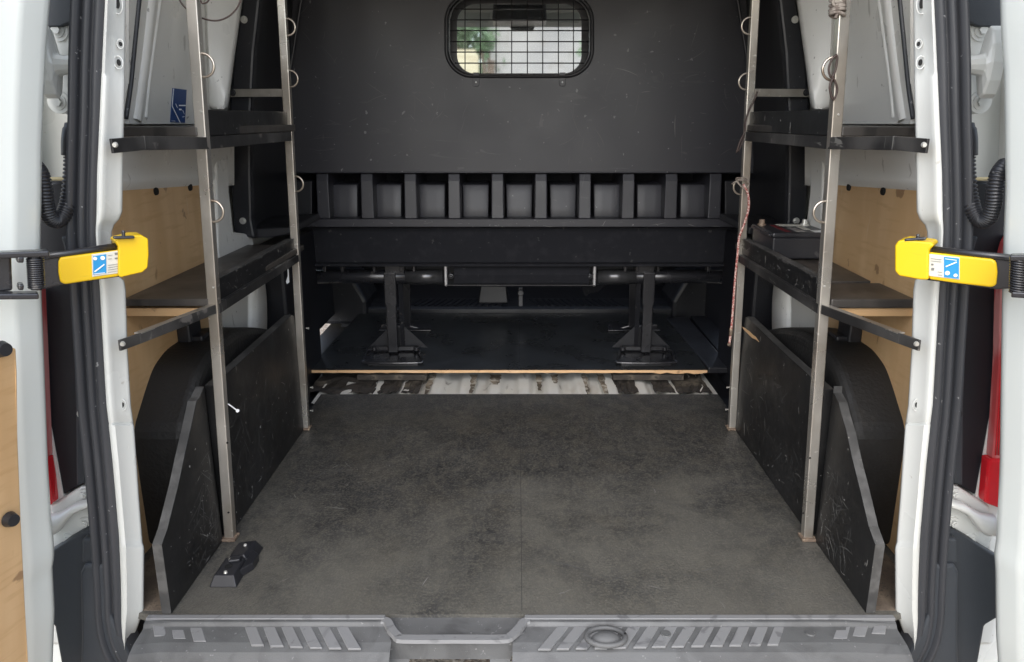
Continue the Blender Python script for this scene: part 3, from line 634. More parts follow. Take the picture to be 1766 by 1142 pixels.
# window: reveal, rubber, glass, cage
yw = YB+.055
b = B_(); holed(b, [ay(u, v, yw) for u, v in rrect(755, -25, 1037, 146, 50)], [ay(u, v, yw) for u, v in rrect(788, 7, 1003, 127, 32)], (0, .008, 0)); win = obj('window_reveal', b, 'black', bulk)
b = B_(); P = [ay(u, v, YB) for u, v in rrect(772, -8, 1020, 130, 44)]
rows = [[p for p in P]+[P[0]], [p+V((0, .058, 0)) for p in P]+[P[0]+V((0, .058, 0))]]
grid(b, rows); obj('window_lining', b, 'black', bulk, smooth=True)
b = B_(); P = [ay(u, v, YB-.004) for u, v in rrect(770, -9, 1021, 131, 45, 10)]; tube(b, P+[P[0], P[1]], .0062, 10, caps=False); obj('window_seal', b, 'black', bulk, smooth=True)
b = B_(); prism(b, [ay(u, v, yw+.010) for u, v in rrect(786, 5, 1005, 129, 32)], (0, .003, 0)); obj('window_pane', b, 'glass', bulk)
b = B_(); yc = YB-.020
fr = rrect(775, -5, 1017, 128, 43, 10); P = [ay(u, v, yc) for u, v in fr]; tube(b, P+[P[0], P[1]], .0024, 8, caps=False)
for u in (802, 828.5, 855.5, 882.5, 909.5, 936, 963, 989):
    v0, v1 = (-4, 127)
    tube(b, [ay(u, v0, yc), ay(u, v1, yc)], .0017, 6)
for v in (16, 34.5, 53, 72, 90, 109):
    ins = 0 if v < 90 else 3; ins = {109: 10, 16: 0}.get(v, ins)
    tube(b, [ay(775+ins, v, yc+.002), ay(1017-ins, v, yc+.002)], .0020, 6)
obj('window_cage', b, 'blackmetal', bulk, smooth=True)
for u in (821, 970):
    b = B_(); P = [ay(*p, YB-.004) for p in [(u-5.5, 131), (u+5.5, 131), (u+5.5, 146), (u+3, 149), (u-3, 149), (u-5.5, 146)]]; prism(b, P, (0, .004, 0)); beam(b, ay(u-5, 128, yc), ay(u+5, 128, yc), .012, .009)
    t_ = obj('cage_tab', b, 'bulk', bulk, bevel=.001)
    b = B_(); cyl(b, ay(u, 142, YB-.004), (0, -1, 0), .0028, .003, 12, .002); obj('cage_screw', b, 'paper', bulk)
zbk = ay(896, 297, YB).z
scuffs(bulk, lambda x, y: 0 < x < 1.36 and 0 < y < .50 and not (.42 < x < .94 and y > .25), (-.68, YB, zbk+.01), (1, 0, 0), (0, 0, 1), (0, -1, 0), 1.36, .5, 90, seed=3, long=.09, wid=.0006)
scuffs(bulk, lambda x, y: 0 < x < 1.3 and 0 < y < .3, (-.65, YB, zbk+.02), (1, 0, 0), (0, 0, 1), (0, -1, 0), 1.3, .3, 12, m='scuffl', seed=5, long=.07, wid=.0006)
scuffs(bulk, lambda x, y: 0 < x < 1.3 and 0 < y < .022, (-.65, YB-.03, ay(896, 392, YB-.03).z+.001), (1, 0, 0), (0, 0, 1), (0, -1, 0), 1.3, .022, 26, m='scuffl', seed=6, long=.05, wid=.0005, ang=0.05)
# slanted top corners
for s in (-1, 1):
    b = B_(); tube(b, [V((s*.705, YB-.01, .90)), V((s*.63, YB-.012, 1.20))], .004, 8); 
    P = [(s*.72, YB-.006, ay(500, 32, YB).z), (s*.60, YB-.006, 1.25), (s*.72, YB-.006, 1.25)]; prism(b, P, (0, .004, 0)); obj('corner_gusset', b, 'bulk', bulk)

# --- cab: floor, side trims, dash, headliner, windscreen frame
PZ = .03
b = B_(); box(b, -.74, .74, 3.02, 4.3, -.03, .035); cf = obj('cab_floor', b, 'darktrim', van)
b = B_(); p0 = az(896, 540, PZ).y
prism(b, [(-.70, p0, PZ-.02), (-.70, p0, PZ+.016), (-.70, p0+.02, PZ+.022), (-.70, p0+.18, PZ+.022), (-.70, p0+.18, PZ-.02)], (1.4, 0, 0)); st = obj('step_strip', b, 'black', cf, bevel=.003)
b = B_()
for k in range(34):
    x = -.46+k*.027
    if abs(x) < .06: continue
    beam(b, (x, p0+.03, PZ+.0235), (x+.035*(1 if x < 0 else -1), p0+.15, PZ+.0235), .010, .004)
obj('step_ribs', b, 'darktrim', cf)
b = B_(); box(b, -.76, .76, 3.55, 3.6, 0, .80); obj('dashboard', b, 'darktrim', van, bevel=.02)
for s in (-1, 1):
    b = B_(); prism(b, [(s*.76, 2.75, .03), (s*.76, 2.75, .78), (s*.79, 2.75, .78), (s*.79, 2.75, .03)], (0, 1.4, 0)); obj('cab_side', b, 'darktrim', van)
    b = B_(); P = [ay(*p, 3.0) for p in [(545, 480), (608, 480), (632, 520), (634, 560), (545, 560)]]
    prism(b, P, (0, .25, 0)); obj('seat_base_trim', b, 'black', van, bevel=.015, mir=s == 1)
b = B_(); P = [ay(*p, 2.95) for p in [(828, 492), (874, 492), (877, 524), (824, 524)]]; prism(b, P, (0, .06, 0)); obj('hanging_bin', b, 'black', van, bevel=.006)
b = B_(); beam(b, ay(898, 495, 2.9), ay(898, 528, 2.9), .018, .02, (0, 1, 0)); cyl(b, ay(898, 505, 2.88), (0, -1, 0), .012, .01); obj('belt_buckle', b, 'blackmetal', van, bevel=.002)
b = B_(); P = [ay(*p, 2.8) for p in [(1000, 492), (1045, 492), (1030, 504), (1016, 506), (1010, 512), (1004, 500)]]; prism(b, P, (0, .01, 0)); obj('loose_flap', b, 'fabric', van)
# headliner, visors, mirror
b = B_(); P = [(-.76, 2.46, 1.34), (-.76, 3.0, 1.30), (-.76, 3.5, ay(896, 47, 3.5).z), (-.76, 3.52, ay(896, 47, 3.5).z+.02), (-.76, 3.0, 1.33), (-.76, 2.46, 1.36)]
prism(b, P, (1.52, 0, 0)); obj('headliner', b, 'headliner', van)
b = B_(); prism(b, [ay(*p, 3.1) for p in [(852, -10), (940, -10), (944, 36), (848, 36)]], (0, .2, 0)); obj('roof_console', b, 'black', van, bevel=.01)
b = B_(); prism(b, [ay(*p, 3.3) for p in rrect(880, 36, 922, 53, 7)], (0, .03, 0)); obj('rear_view_mirror', b, 'black', van, bevel=.004)
for u0, u1 in ((792, 846), (948, 1002)):
    b = B_(); prism(b, [ay(*p, 3.3) for p in [(u0-40, 22), (u1, 22), (u1-3, 40), (u0-40, 38)]], (0, .012, 0)); obj('sun_visor', b, 'headliner', van, bevel=.004)
for s in (-1, 1):
    b = B_(); beam(b, (s*.62, 3.52, 1.22), (s*.72, 4.3, .8), .07, .06); obj('windscreen_pillar', b, 'black', van, bevel=.01)

# --- rear bumper step
ZB = -.008
b = B_(); rows = []
for v, z in ((1060, -.004), (1063, -.001), (1066, .0), (1073, .0), (1076, -.007), (1100, -.009), (1120, -.012)):
    rows.append([az(u, v, z) for u in (252, 300, 420, 560, 640, 660)]+[az(u, v, z) for u in (905, 925, 1000, 1150, 1300, 1450, 1542)])
# left and right halves are separate strips either side of the centre recess
b = B_()
Ls = [252, 300, 420, 560, 640, 664]; Rs = [903, 925, 1000, 1150, 1300, 1450, 1542]
def brow(us, v, z, y=None): return [az(u, v, z) for u in us]
def bumper_half(b, us, inner_shift):
    rows = []
    ref = [az(u, 1066, 0) for u in us]
    for k, (dy, z) in enumerate([(.03, -.004), (.006, -.003), (.002, 0), (-.010, 0), (-.014, -.006), (-.048, -.010), (-.064, -.016), (-.082, -.030), (-.098, -.055), (-.108, -.10), (-.110, -.25)]):
        r = []
        for i, p in enumerate(ref):
            f = 1.0
            edge = min(abs(p.x), .66)
            drop = 0
            if abs(p.x) > .58: drop = -(abs(p.x)-.58)*.12*(1 if dy < 0 else 0)
            r.append(V((p.x*(1+max(0, -dy-.085)*.9)+(inner_shift*min(1, max(0, -dy)/.035) if i == (len(ref)-1 if inner_shift > 0 else 0) else 0), p.y+dy, z+drop)))
        rows.append(r)
    grid(b, rows)
bumper_half(b, Ls, .018); bumper_half(b, Rs, -.018)
# centre: recessed ledge, rim and sloping number plate light recess
zc = -.010
cen = [(664, 1063), (690, 1100), (880, 1100), (905, 1063)]
i0, i1, i2, i3 = [az(*p, zc) for p in cen]
prism(b, [az(655, 1058, -.006), az(915, 1058, -.006), az(905, 1090, -.006), az(885, 1101, -.008), az(690, 1101, -.008), az(665, 1090, -.006)], (0, 0, -.02))
bump = obj('rear_bumper', b, 'bumper', van, bevel=.0015)
b = B_(); P = [az(*p, .001) for p in [(658, 1068), (668, 1070), (676, 1084), (686, 1095), (696, 1099), (785, 1099), (866, 1099), (880, 1095), (893, 1083), (904, 1070), (914, 1068)]]
sweep(b, smooth_path(P, 3), [(-.008, -.006), (-.0065, .0), (.0065, .0), (.008, -.006)], (0, 0, 1)); obj('recess_rim', b, 'tread', bump)
# lip just in front of the mat
b = B_(); beam(b, az(254, 1066, -.001), az(664, 1066, -.001), .0105, .006); beam(b, az(905, 1066, -.001), az(1542, 1066, -.001), .0105, .006); obj('bumper_lip', b, 'tread', bump, bevel=.001)
# light recess face with its slot
b = B_(); rows = [[az(u, v, z) for u in us] for v, z, us in ((1103, -.010, (676, 740, 820, 884)), (1110, -.018, (660, 738, 822, 894)), (1137, -.045, (668, 706, 845, 880)))]
grid(b, rows); 
R0 = rows[-1]; grid(b, [[R0[0], R0[1]], [R0[0]+V((0, -.03, -.03)), R0[1]+V((0, -.03, -.03))]]); grid(b, [[R0[2], R0[3]], [R0[2]+V((0, -.03, -.03)), R0[3]+V((0, -.03, -.03))]])
obj('plate_recess', b, 'bumper', bump)
# tread pads
def pad(t0, t1, b0, b1, vt, vb):
    b = B_(); za, zb_ = -.0055, -.0085
    P = [az(t0, vt, za), az(t1, vt, za), az(b1, vb, zb_), az(b0, vb, zb_)]
    prism(b, P, (0, 0, -.004)); obj('tread_pad', b, 'tread', bump, bevel=.0008)
k = 4.415
for t, bb, vb in (((100, 185), (115, 210), 250), ((235, 325), (260, 355), 270), ((375, 465), (415, 510), 290),
    ((790, 880), (855, 950), 318), ((930, 1020), (1000, 1100), 325), ((1065, 1155), (1150, 1245), 332), ((1205, 1295), (1300, 1395), 338), ((1345, 1435), (1445, 1540), 342), ((1485, 1575), (1590, 1690), 346)):
    pad(240+t[0]/k, 240+t[1]/k, 240+bb[0]/k, 240+bb[1]/k, 1074.5, 1040+vb/k)
tops = [(205, 295), (335, 435), (480, 570), (615, 705), (745, 835), (885, 975), (1025, 1115), (1165, 1255), (1305, 1395), (1440, 1530), (1575, 1660), (1715, 1800), (1845, 1920)]
bots = [(35, 130), (175, 270), (320, 410), (465, 560), (605, 705), (760, 860), (900, 1005), (1050, 1145), (1200, 1295), (1345, 1440), (1490, 1580), (1640, 1730), (1780, 1865)]
for i, (t, bb) in enumerate(zip(tops, bots)):
    pad(920+t[0]/k, 920+t[1]/k, 920+bb[0]/k, 920+bb[1]/k, 1074.5, 1040+(350-3*i)/k)
for t0, t1, b0, b1, vb in ((1446, 1468, 1437, 1461, 1101), (1477, 1499, 1470, 1492, 1097), (1509, 1530, 1503, 1527, 1092)): pad(t0, t1, b0, b1, 1074.5, vb)
# round cover
b = B_(); c0 = az(1045, 1100, -.006)
for k2 in range(1): pass
P = [c0+V((math.cos(t*math.pi/16)*.031, math.sin(t*math.pi/16)*.022, .002)) for t in range(34)]; tube(b, P, .0045, 10, caps=False); cov = obj('cover_ring', b, 'bumper', bump, smooth=True)
b = B_(); rows = []
for rr_, zz in ((.0, .010), (.4, .009), (.75, .006), (1, 0)): rows.append([c0+V((math.cos(t*math.pi/12)*.024*max(rr_, .02), math.sin(t*math.pi/12)*.016*max(rr_, .02)-.002, zz)) for t in range(25)])
grid(b, rows); obj('cover_cap', b, 'bumper', bump, smooth=True)
for (u, v) in ((1148, 1094), (1397, 1092)):
    b = B_(); cyl(b, az(u, v, -.008), (0, 0, 1), .009, .0025, 18, .008); obj('bumper_plug', b, 'bumper', bump)

# --- white corrugated steel floor seen in the gap
b = B_(); rows = []
ygap0, ygap1 = 2.10, 3.0
xs = [i*.005-.62 for i in range(249)]
def corr(x): return -.020+.0075*max(-1, min(1, 1.8*math.sin(x*2*math.pi/.092+.6)))
rows = [[V((x, ygap0, corr(x))) for x in xs], [V((x, ygap1, corr(x))) for x in xs]]
grid(b, rows); obj('corrugated_floor', b, 'corr', van, smooth=True)

rg = random.Random(5)
for (u0, u1, d) in ((731, 746, 1), (806, 822, .8), (838, 868, .45), (922, 938, .7), (950, 968, .4), (1006, 1018, .9), (1034, 1050, 1)):
    p, q = az(u0, 668, -.010), az(u1, 668, -.010); L_ = []; R_ = []
    for j in range(11):
        y = lerp(2.36, 2.36-.22*d, j/10); wj = (q.x-p.x)*(1-.55*j/10)*rg.uniform(.6, 1.0); cx = (p.x+q.x)/2+rg.uniform(-.002, .002)
        L_.append(V((cx-wj/2, y, -.0115))); R_.append(V((cx+wj/2, y, -.0115)))
    b = B_(); grid(b, [L_, R_]); obj('floor_grime', b, 'grimelight', van)
# --- small blue sticker on the left wall panel
b = B_(); prism(b, [wp(*p, off=.0055) for p in [(298, 152), (322, 155), (319, 212), (294, 211)]], wn_*-.001); stk = obj('wall_sticker', b, 'navy', van)
b = B_()
for pa, pb, w in (((299.5, 153), (297, 183), .0022), ((297, 183), (311, 212), .0022), ((303, 179), (306, 186), .001), ((309, 182), (320, 182), .0022), ((309, 189), (313, 189), .003), ((315, 190), (318, 197), .0012), ((315, 202), (318, 201), .0012), ((296, 208.5), (302, 209), .001)):
    beam(b, wp(*pa, off=.0062), wp(*pb, off=.0062), w, .0006, wn_)
obj('sticker_mark', b, 'paper', stk)

# ================================================================== FLOOR MAT
b = B_(); P = [az(250, 1060, 0), az(1545, 1060, 0), V((.72, 1.12, 0)), V((.72, 1.30, 0)), V((.60, 1.32, 0)), V((.60, 2.142, 0)), V((.0, 2.144, 0)), V((-.60, 2.142, 0)), V((-.60, 1.32, 0)), V((-.72, 1.30, 0)), V((-.72, 1.12, 0))]
prism(b, P, (0, 0, -.012)); fm = single('floor_mat', b, 'mat', 'worn dusty black rubber mat covering the floor of the load bay', 'mat')

scuffs(fm, lambda x, y: -.54 < x < .54 and 1.10 < y < 2.12, (0, 0, 0), (1, 0, 0), (0, 1, 0), (0, 0, 1), .54, 2.12, 60, seed=41, long=.22, wid=.0009)
scuffs(fm, lambda x, y: 0 < x < 1.08 and 1.10 < y < 2.12, (-.54, 0, 0), (1, 0, 0), (0, 1, 0), (0, 0, 1), 1.08, 2.12, 60, seed=47, long=.18, wid=.0009)
scuffs(fm, lambda x, y: 0 < x < 1.08 and 1.10 < y < 2.12, (-.54, 0, 0), (1, 0, 0), (0, 1, 0), (0, 0, 1), 1.08, 2.12, 30, m='scuffl', seed=49, long=.05, wid=.0007)
for s in (-1, 1):
    b = B_(); prism(b, [(s*.603, 1.10, -.001), (s*.70, 1.10, -.001), (s*.70, 1.30, -.001), (s*.603, 1.30, -.001)], (0, 0, .0018)); obj('dusty_margin', b, 'matside', fm)
b = B_(); beam(b, (0.004, 1.10, .0), (0.001, 2.14, .0), .0012, .0004); obj('seam', b, 'matseam', fm)
# ================================================================== PLYWOOD SHEET in the hatch
y0 = az(896, 638, PZ).y; y1 = az(896, 541, PZ).y
ply = empty('plywood_sheet', (0, y0, PZ-.012), 'glossy black plywood sheet with pale raw front edge under the bulkhead', 'board')
b = B_(); P = [az(536, 639, PZ), az(1219, 636, PZ), V((.61, y1, PZ)), V((-.66, y1, PZ))]; P[0].x -= .1
P[0] = V((-.68, y0, PZ)); P[1] = V((az(1219, 637, PZ).x, y0, PZ))
prism(b, P, (0, 0, -.010)); bd = obj('board', b, 'plyblack', ply)
scuffs(bd, lambda x, y: -.6 < x < .6 and y0+.01 < y < y0+.5, (0, 0, PZ), (1, 0, 0), (0, 1, 0), (0, 0, 1), .6, y0+.5, 16, seed=61, long=.2, wid=.0005)
b = B_(); n_ = 60; rows = []
top = []; bot = []
for i in range(n_+1):
    x = lerp(-.68, P[1].x, i/n_); top.append(V((x, y0-.0005, PZ-.0008))); bot.append(V((x, y0-.0015+random.uniform(-.0008, .0008), PZ-.0085-random.uniform(0, .0018)-(.004 if i > 52 and i % 3 else 0))))
grid(b, [top, bot]); grid(b, [bot, [p+V((0, .01, 0)) for p in bot]]); obj('raw_edge', b, 'plylight', ply)
b = B_(); beam(b, (0.0, y0, PZ+.0003), (0.0, y1, PZ+.0003), .0012, .0006); obj('joint', b, 'darktrim', ply)
# trim strip to the right of the sheet
b = B_(); prism(b, [az(1150, 548, .035), az(1185, 545, .035), az(1262, 634, .035), az(1222, 634, .035)], (0, 0, -.02)); o = obj('side_sill', b, 'black', van, bevel=.004)
b = B_(); prism(b, [az(1190, 545, .032), az(1262, 545, .032), az(1275, 600, .032), az(1262, 634, .032), az(1240, 606, .032)], (0, 0, -.02)); obj('side_floor', b, 'darktrim', van)
# blocks under the sheet
for (u0, u1) in ((615, 735), (1058, 1180)):
    p, q = az(u0, 649, .012), az(u1, 649, .012)
    b = B_(); box(b, p.x, q.x, p.y+.005, p.y+.25, -.004, .014); single('packing_block', b, 'grime', 'grimy flat support block under the %s end of the plywood sheet' % ('left' if u0 < 900 else 'right'), 'block', bevel=.002)['group'] = 'support blocks under the plywood sheet'
for i, (u0, u1) in enumerate(((537, 640), (622, 648), (655, 690), (695, 724), (1062, 1098), (1125, 1160), (1165, 1222))):
    p, q = az(u0, 668, -.008), az(u1, 668, -.008); b = B_()
    x0, x1 = p.x, q.x
    n = 8; rows = []
    for j in range(7):
        rows.append([V((lerp(x0, x1, t/8)+(.004*random.uniform(-1, 1)), lerp(2.18, 2.38, j/6)+random.uniform(-.006, .006), -.010+random.uniform(-.004, .005))) for t in range(9)])
    grid(b, rows); obj('floor_grime', b, 'grime', van, smooth=False)

# ================================================================== BENCH SEAT FRAME (black tubes and legs)
fr_ = empty('bench_seat_frame', (0, 2.55, PZ), 'black steel bench frame on two pairs of legs under the bulkhead', 'seat frame')
yt = 2.47
for uu in ((500, 772), (1022, 1275)):
    b = B_(); tube(b, [ay(uu[0], 477, yt), ay(uu[1], 477, yt)], .0225, 20); obj('cross_tube', b, 'blackmetal', fr_, smooth=True)
b = B_()
rows = []
for z, y in ((ay(896, 454, yt).z, yt-.036), (ay(896, 470, yt).z, yt-.045), (ay(896, 484, yt).z, yt-.040), (ay(896, 491, yt).z, yt-.030), (ay(896, 492, yt).z, yt+.03), (ay(896, 456, yt).z, yt+.03)):
    rows.append([V((lerp(ay(783, 470, yt-.04).x, ay(1016, 470, yt-.04).x, t/6), y, z)) for t in range(7)])
grid(b, rows); obj('fabric_roll', b, 'fabric', fr_)
b = B_(); beam(b, ay(770, 491.5, yt-.04), ay(1026, 491.5, yt-.04), .012, .0025); obj('roll_rail', b, 'blackmetal', fr_)
for u in (769, 1025):
    b = B_(); p = ay(u, 472, yt-.03); box(b, p.x-.0055, p.x+.0055, p.y-.01, p.y+.05, ay(u, 493, p.y).z, ay(u, 455, p.y).z); k3 = obj('roll_bracket', b, 'satin', fr_, bevel=.003)
    q = ay(u+(9 if u < 800 else -9), 476, yt-.03); b = B_(); cyl(b, q, (0, -1, 0), .013, .012, 18, .009); tube(b, [q+V((0, -.012, -.0)), q+V((0, -.017, 0))], [.007, .004], 12); box(b, q.x-.022, q.x+.022, q.y-.015, q.y+.02, ay(u, 458, yt-.03).z, ay(u, 453, yt-.03).z); obj('bracket_bolt', b, 'blackmetal', k3, bevel=.002)
for uu in ((700, 764), (1030, 1096)):
    b = B_(); tube(b, [ay(uu[0], 477, yt), ay(uu[1], 477, yt)], .0235, 20); obj('tube_highlight', b, 'satindark', fr_, smooth=True)  # added outer layer, its lighter material stands in for the tube's highlight
for u in (560, 590, 645, 692, 714, 1078, 1099, 1135, 1222):
    b = B_(); p = ay(u, 465, yt-.02); box(b, p.x-.005, p.x+.005, p.y-.004, p.y+.03, p.z-.008, p.z+.012); obj('tube_clip', b, 'blackmetal', fr_, bevel=.002)
for s in (-1, 1):
    mir = s == 1
    # front leg
    pf = az(676, 618, PZ); yl = 2.44
    b = B_(); x0, x1 = ay(667, 560, yl).x, ay(684, 560, yl).x; zt2 = ay(676, 470, yl).z
    prism(b, [(x0, yl, PZ+.008), (x1, yl, PZ+.008), (x1, yl, .20), (x1+.003, yl, .21), (x1+.003, yl, zt2), (x0-.003, yl, zt2), (x0-.003, yl, .21), (x0, yl, .20)], (0, .022, 0)); leg = obj('leg', b, 'blackmetal', fr_, bevel=.003, mir=mir)
    b = B_(); prism(b, [(x1+.006, yl+.03, PZ+.01), (x1+.018, yl+.05, PZ+.01), (x1+.018, yl+.05, zt2), (x1+.006, yl+.03, zt2)], (0, .006, 0)); box(b, x0, x1+.03, yl+.012, yl+.06, zt2-.01, zt2+.02); obj('leg_flange', b, 'blackmetal', leg, mir=mir, bevel=.002)
    for v in (489, 501, 578):
        b = B_(); cyl(b, ay(676, v, yl)+V((0, .0005, 0)), (0, -1, 0), .0028, .001, 10); obj('leg_hole', b, 'darkhole', leg, mir=mir)  # dark discs in place of the shade inside drilled holes
    # foot plate: raised looped rim with a web
    b = B_(); P = [az(*p, PZ+.008) for p in [(628, 622), (634, 626), (720, 626), (727, 621), (724, 612), (715, 603), (642, 603), (631, 612)]]
    tube(b, smooth_path(P+[P[0]], 4), .0042, 8); prism(b, [p+V((0, 0, -.004)) for p in P], (0, 0, -.004)); foot = obj('foot', b, 'blackmetal', fr_, smooth=False, mir=mir)
    b = B_(); prism(b, [V((x0-.075, yl+.05, PZ+.012)), V((x1+.095, yl+.05, PZ+.012)), V((x1+.02, yl+.05, PZ+.085)), V((x0-.0, yl+.05, PZ+.085))], (0, .004, 0)); obj('foot_web', b, 'darktrim', foot, mir=mir)
    b = B_(); beam(b, V((x0-.06, yl+.03, PZ+.016)), V((x1+.07, yl+.03, PZ+.016)), .012, .012); cyl(b, V((x1+.06, yl+.02, PZ+.012)), (0, 0, 1), .01, .01); cyl(b, V((x0-.05, yl+.02, PZ+.012)), (0, 0, 1), .008, .01); obj('foot_bolt', b, 'blackmetal', foot, mir=mir)
    # rear leg
    yr_ = 2.76
    b = B_(); P = [ay(*p, yr_) for p in [(690, 488), (707, 488), (708, 562), (742, 571), (745, 576), (736, 578), (700, 580), (660, 576), (655, 566), (658, 560), (690, 562)]]
    prism(b, P, (0, .02, 0)); obj('leg', b, 'blackmetal', fr_, bevel=.003, mir=mir)
    b = B_(); prism(b, [V((P[-3].x, yr_-.03, PZ+.001)), V((P[4].x, yr_-.03, PZ+.001)), V((P[4].x-.01, yr_+.06, PZ+.001)), V((P[-3].x, yr_+.06, PZ+.001))], (0, 0, .006)); obj('foot', b, 'blackmetal', fr_, bevel=.002, mir=mir)

# ================================================================== SHELVING RACKS
def post_line(foot, top, y):
    a_ = az(*foot, 0); a_ = ay(*foot, y); a_.z = 0; t_ = ay(*top, y); d = t_-a_; return a_, a_+d*(1.34/d.z)
YF, YR = 1.329, 1.880
def rack(s):
    side = 'left' if s < 0 else 'right'
    def m(u): return u if s < 0 else 1792-u         # written for the left rack, mirrored pixel for the right
    R = empty('shelving_rack', (s*.60, 1.6, 0), 'steel and black plywood rack on the %s, %s' % (side, 'its middle shelf empty' if s < 0 else 'its middle shelf holding the battery'), 'shelving rack', 'shelving racks on both sides of the load bay')
    def o(name, b, mt, par=None, **k): return obj(name, b, mt, par or R, **k)
    w = .0185
    if s < 0: pf = post_line((397.5, 925), (333, 0), YF); pr = post_line((527, 738), (486, 0), YR)
    else: pf = post_line((1391, 928), (1455, 0), YF); pr = post_line((1262, 737), (1302, 0), YR)
    posts = []
    for (p, q) in (pf, pr):
        b = B_(); beam(b, p+V((0, 0, .003)), q, w, w, (0, 1, 0)); po = o('post', b, 'steel', bevel=.0018); posts.append(po)
        b = B_(); box(b, p.x-.014, p.x+.014, p.y-.016, p.y+.012, 0.0005, .006); o('foot_plate', b, 'rust', po, bevel=.0012)
    def fx(z, front=True):
        p, q = pf if front else pr; return p+(q-p)*(z/q.z)
    ins = -s    # towards the centre of the van
    # --- D rings
    ringpx = [((352, 113), 1), ((371, 364), 1), ((495, 47), 0), ((499, 136), 0), ((512, 317), 0)] if s < 0 else [((1443, 119), 1), ((1423, 365), 1), ((1296, 45), 0), ((1291, 141), 0), ((1280, 322), 0)]
    for (uv, fr) in ringpx:
        c0 = ay(*uv, YF if fr else YR); c0 = V((fx(c0.z, fr).x+ins*w/2, c0.y, c0.z))
        b = B_(); r = .0185
        pts = [c0+V((ins*(-.001), -.004, r+.0)), *[c0+V((ins*(math.sin(t*math.pi/12)*r*1.0+.001), -.004, math.cos(t*math.pi/12)*r)) for t in range(13)], c0+V((ins*(-.001), -.004, -r))]
        tube(b, pts, .0022, 10); o('lashing_ring', b, 'ring', posts[0 if fr else 1], smooth=True)
    # --- flat bar tying the rear post to the pillar trim
    b = B_(); z = ay(440, 160, 1.885).z; pA = ay(m(393), 160, 1.915); pB = fx(z, False); beam(b, V((pA.x, 1.915, z)), V((pB.x, 1.889, z)), .004, .0185); tie = o('tie_bar', b, 'steel', bevel=.001)
    b = B_(); cyl(b, ay(m(402), 160, 1.912), (0, -1, 0), .009, .006, 14, .006); cyl(b, ay(m(402), 160, 1.906), (0, -1, 0), .004, .003, 6); o('tie_bolt', b, 'black', tie)
    # --- upper shelf
    zu = .772
    b = B_(); prism(b, [(s*.545, YF-.012, zu), (s*.70, YF-.012, zu), (s*.70, 1.90, zu), (s*.545, 1.90, zu)], (0, 0, .016)); o('upper_shelf', b, 'shelfply', bevel=.002)
    b = B_(); x = fx(.80).x; x2 = fx(.80, False).x
    prism(b, [V((x, YF+.011, zu)), V((x2, YR-.010, zu-.0)), V((x2, YR-.010, ay(500, 193, YR).z)), V((x, YF+.011, ay(360, 189, YF).z))], (s*.015, 0, 0)); o('shelf_lip', b, 'blackply', bevel=.0015)
    # steel side rail: posts to jamb
    zr = zu-.011
    A = fx(zr)+V((0, -w/2-.002, 0)); C = fx(zr, False)
    A.z = ay(m(357), 247, A.y).z; C.z = ay(m(503), 235, YR).z
    b = B_(); beam(b, A+V((ins*.007, .006, 0)), C+V((ins*.007, -.012, 0)), .004, .021); beam(b, A+V((0, .006, .009)), C+V((0, -.012, .009)), .016, .003); ur = o('side_rail', b, 'steeldark', bevel=.0008)
    J = ay(m(192), 252, 1.062); K = ay(m(248), 247, 1.13)
    b = B_(); beam(b, A+V((ins*.010, 0, 0)), K, .004, .020); beam(b, K, J, .004, .0195); b_ = o('stay_bar', b, 'steeldark', bevel=.0008)
    b = B_(); cyl(b, ay(m(199), 250, 1.060), (0, -1, 0), .004, .003, 12, .003); o('stay_bolt', b, 'bolt', b_)
    # --- middle shelf
    zm = ay(290, 516, YF-.01).z
    ys = YF-.012
    if s < 0:
        b = B_(); prism(b, [(-.560, ys, zm), (-.712, ys, zm), (-.712, 1.93, zm), (-.556, 1.93, zm)], (0, 0, -.0125)); o('middle_shelf', b, 'shelfply', bevel=.0012)
    else:
        b = B_(); yq = az(1480, 488, zm).y; prism(b, [(.560, ys, zm), (.712, ys, zm), (.712, yq, zm), (.558, yq, zm)], (0, 0, -.0165)); o('middle_shelf', b, 'shelfply', bevel=.0025)
        b = B_(); prism(b, [(.558, yq+.002, zm+.003), (.695, yq+.004, zm+.003), (.712, 1.93, zm+.003), (.556, 1.93, zm+.003)], (0, 0, -.014)); o('middle_shelf', b, 'shelfply', bevel=.0012)
    b = B_(); prism(b, [(s*.565, ys+.006, zm-.018), (s*.712, ys+.006, zm-.018), (s*.712, ys+.006, zm-.033), (s*.60, ys+.006, zm-.033), (s*.565, ys+.006, zm-.028)], (0, .02, 0)); o('shelf_batten', b, 'ply', bevel=.001)
    zA, zA2 = ay(m(382), 484, YF+.01).z, ay(m(383), 525, YF+.01).z; zC, zC2 = ay(m(513), 412, YR-.01).z, ay(m(516), 440, YR-.01).z
    xa, xc = fx(.5).x+ins*.0, fx(.5, False).x
    b = B_(); prism(b, [V((xa, YF+.0105, zA2)), V((xc, YR-.0105, zC2)), V((xc, YR-.0105, zC)), V((xa, YF+.0105, zA))], (s*.017, 0, 0)); lp = o('shelf_lip', b, 'blackply', bevel=.001)
    eL = V((xc-xa, (YR-YF-.021), zC-zA)).normalized(); LL = YR-YF-.03
    scuffs(lp, lambda x, y: .0 < x < LL and .002 < y < .034, (xa, YF+.0115, zA2+.001), eL, (0, 0, 1), (ins, 0, 0), LL, .036, 46, m='scuffl', seed=31+s, long=.03, wid=.0006)
    b = B_(); n = 70; t0 = []; t1 = []
    for i in range(n+1):
        t = i/n; p = V((lerp(xa, xc, t), lerp(YF+.0105, YR-.0105, t), lerp(zA, zC, t)+.0007))
        j = random.random()**3*.006+.0012; t0.append(p+V((ins*.0006, 0, -j))); t1.append(p+V((ins*.0006, 0, 0)))
    t2 = [p+V((s*.017, 0, 0)) for p in t1]
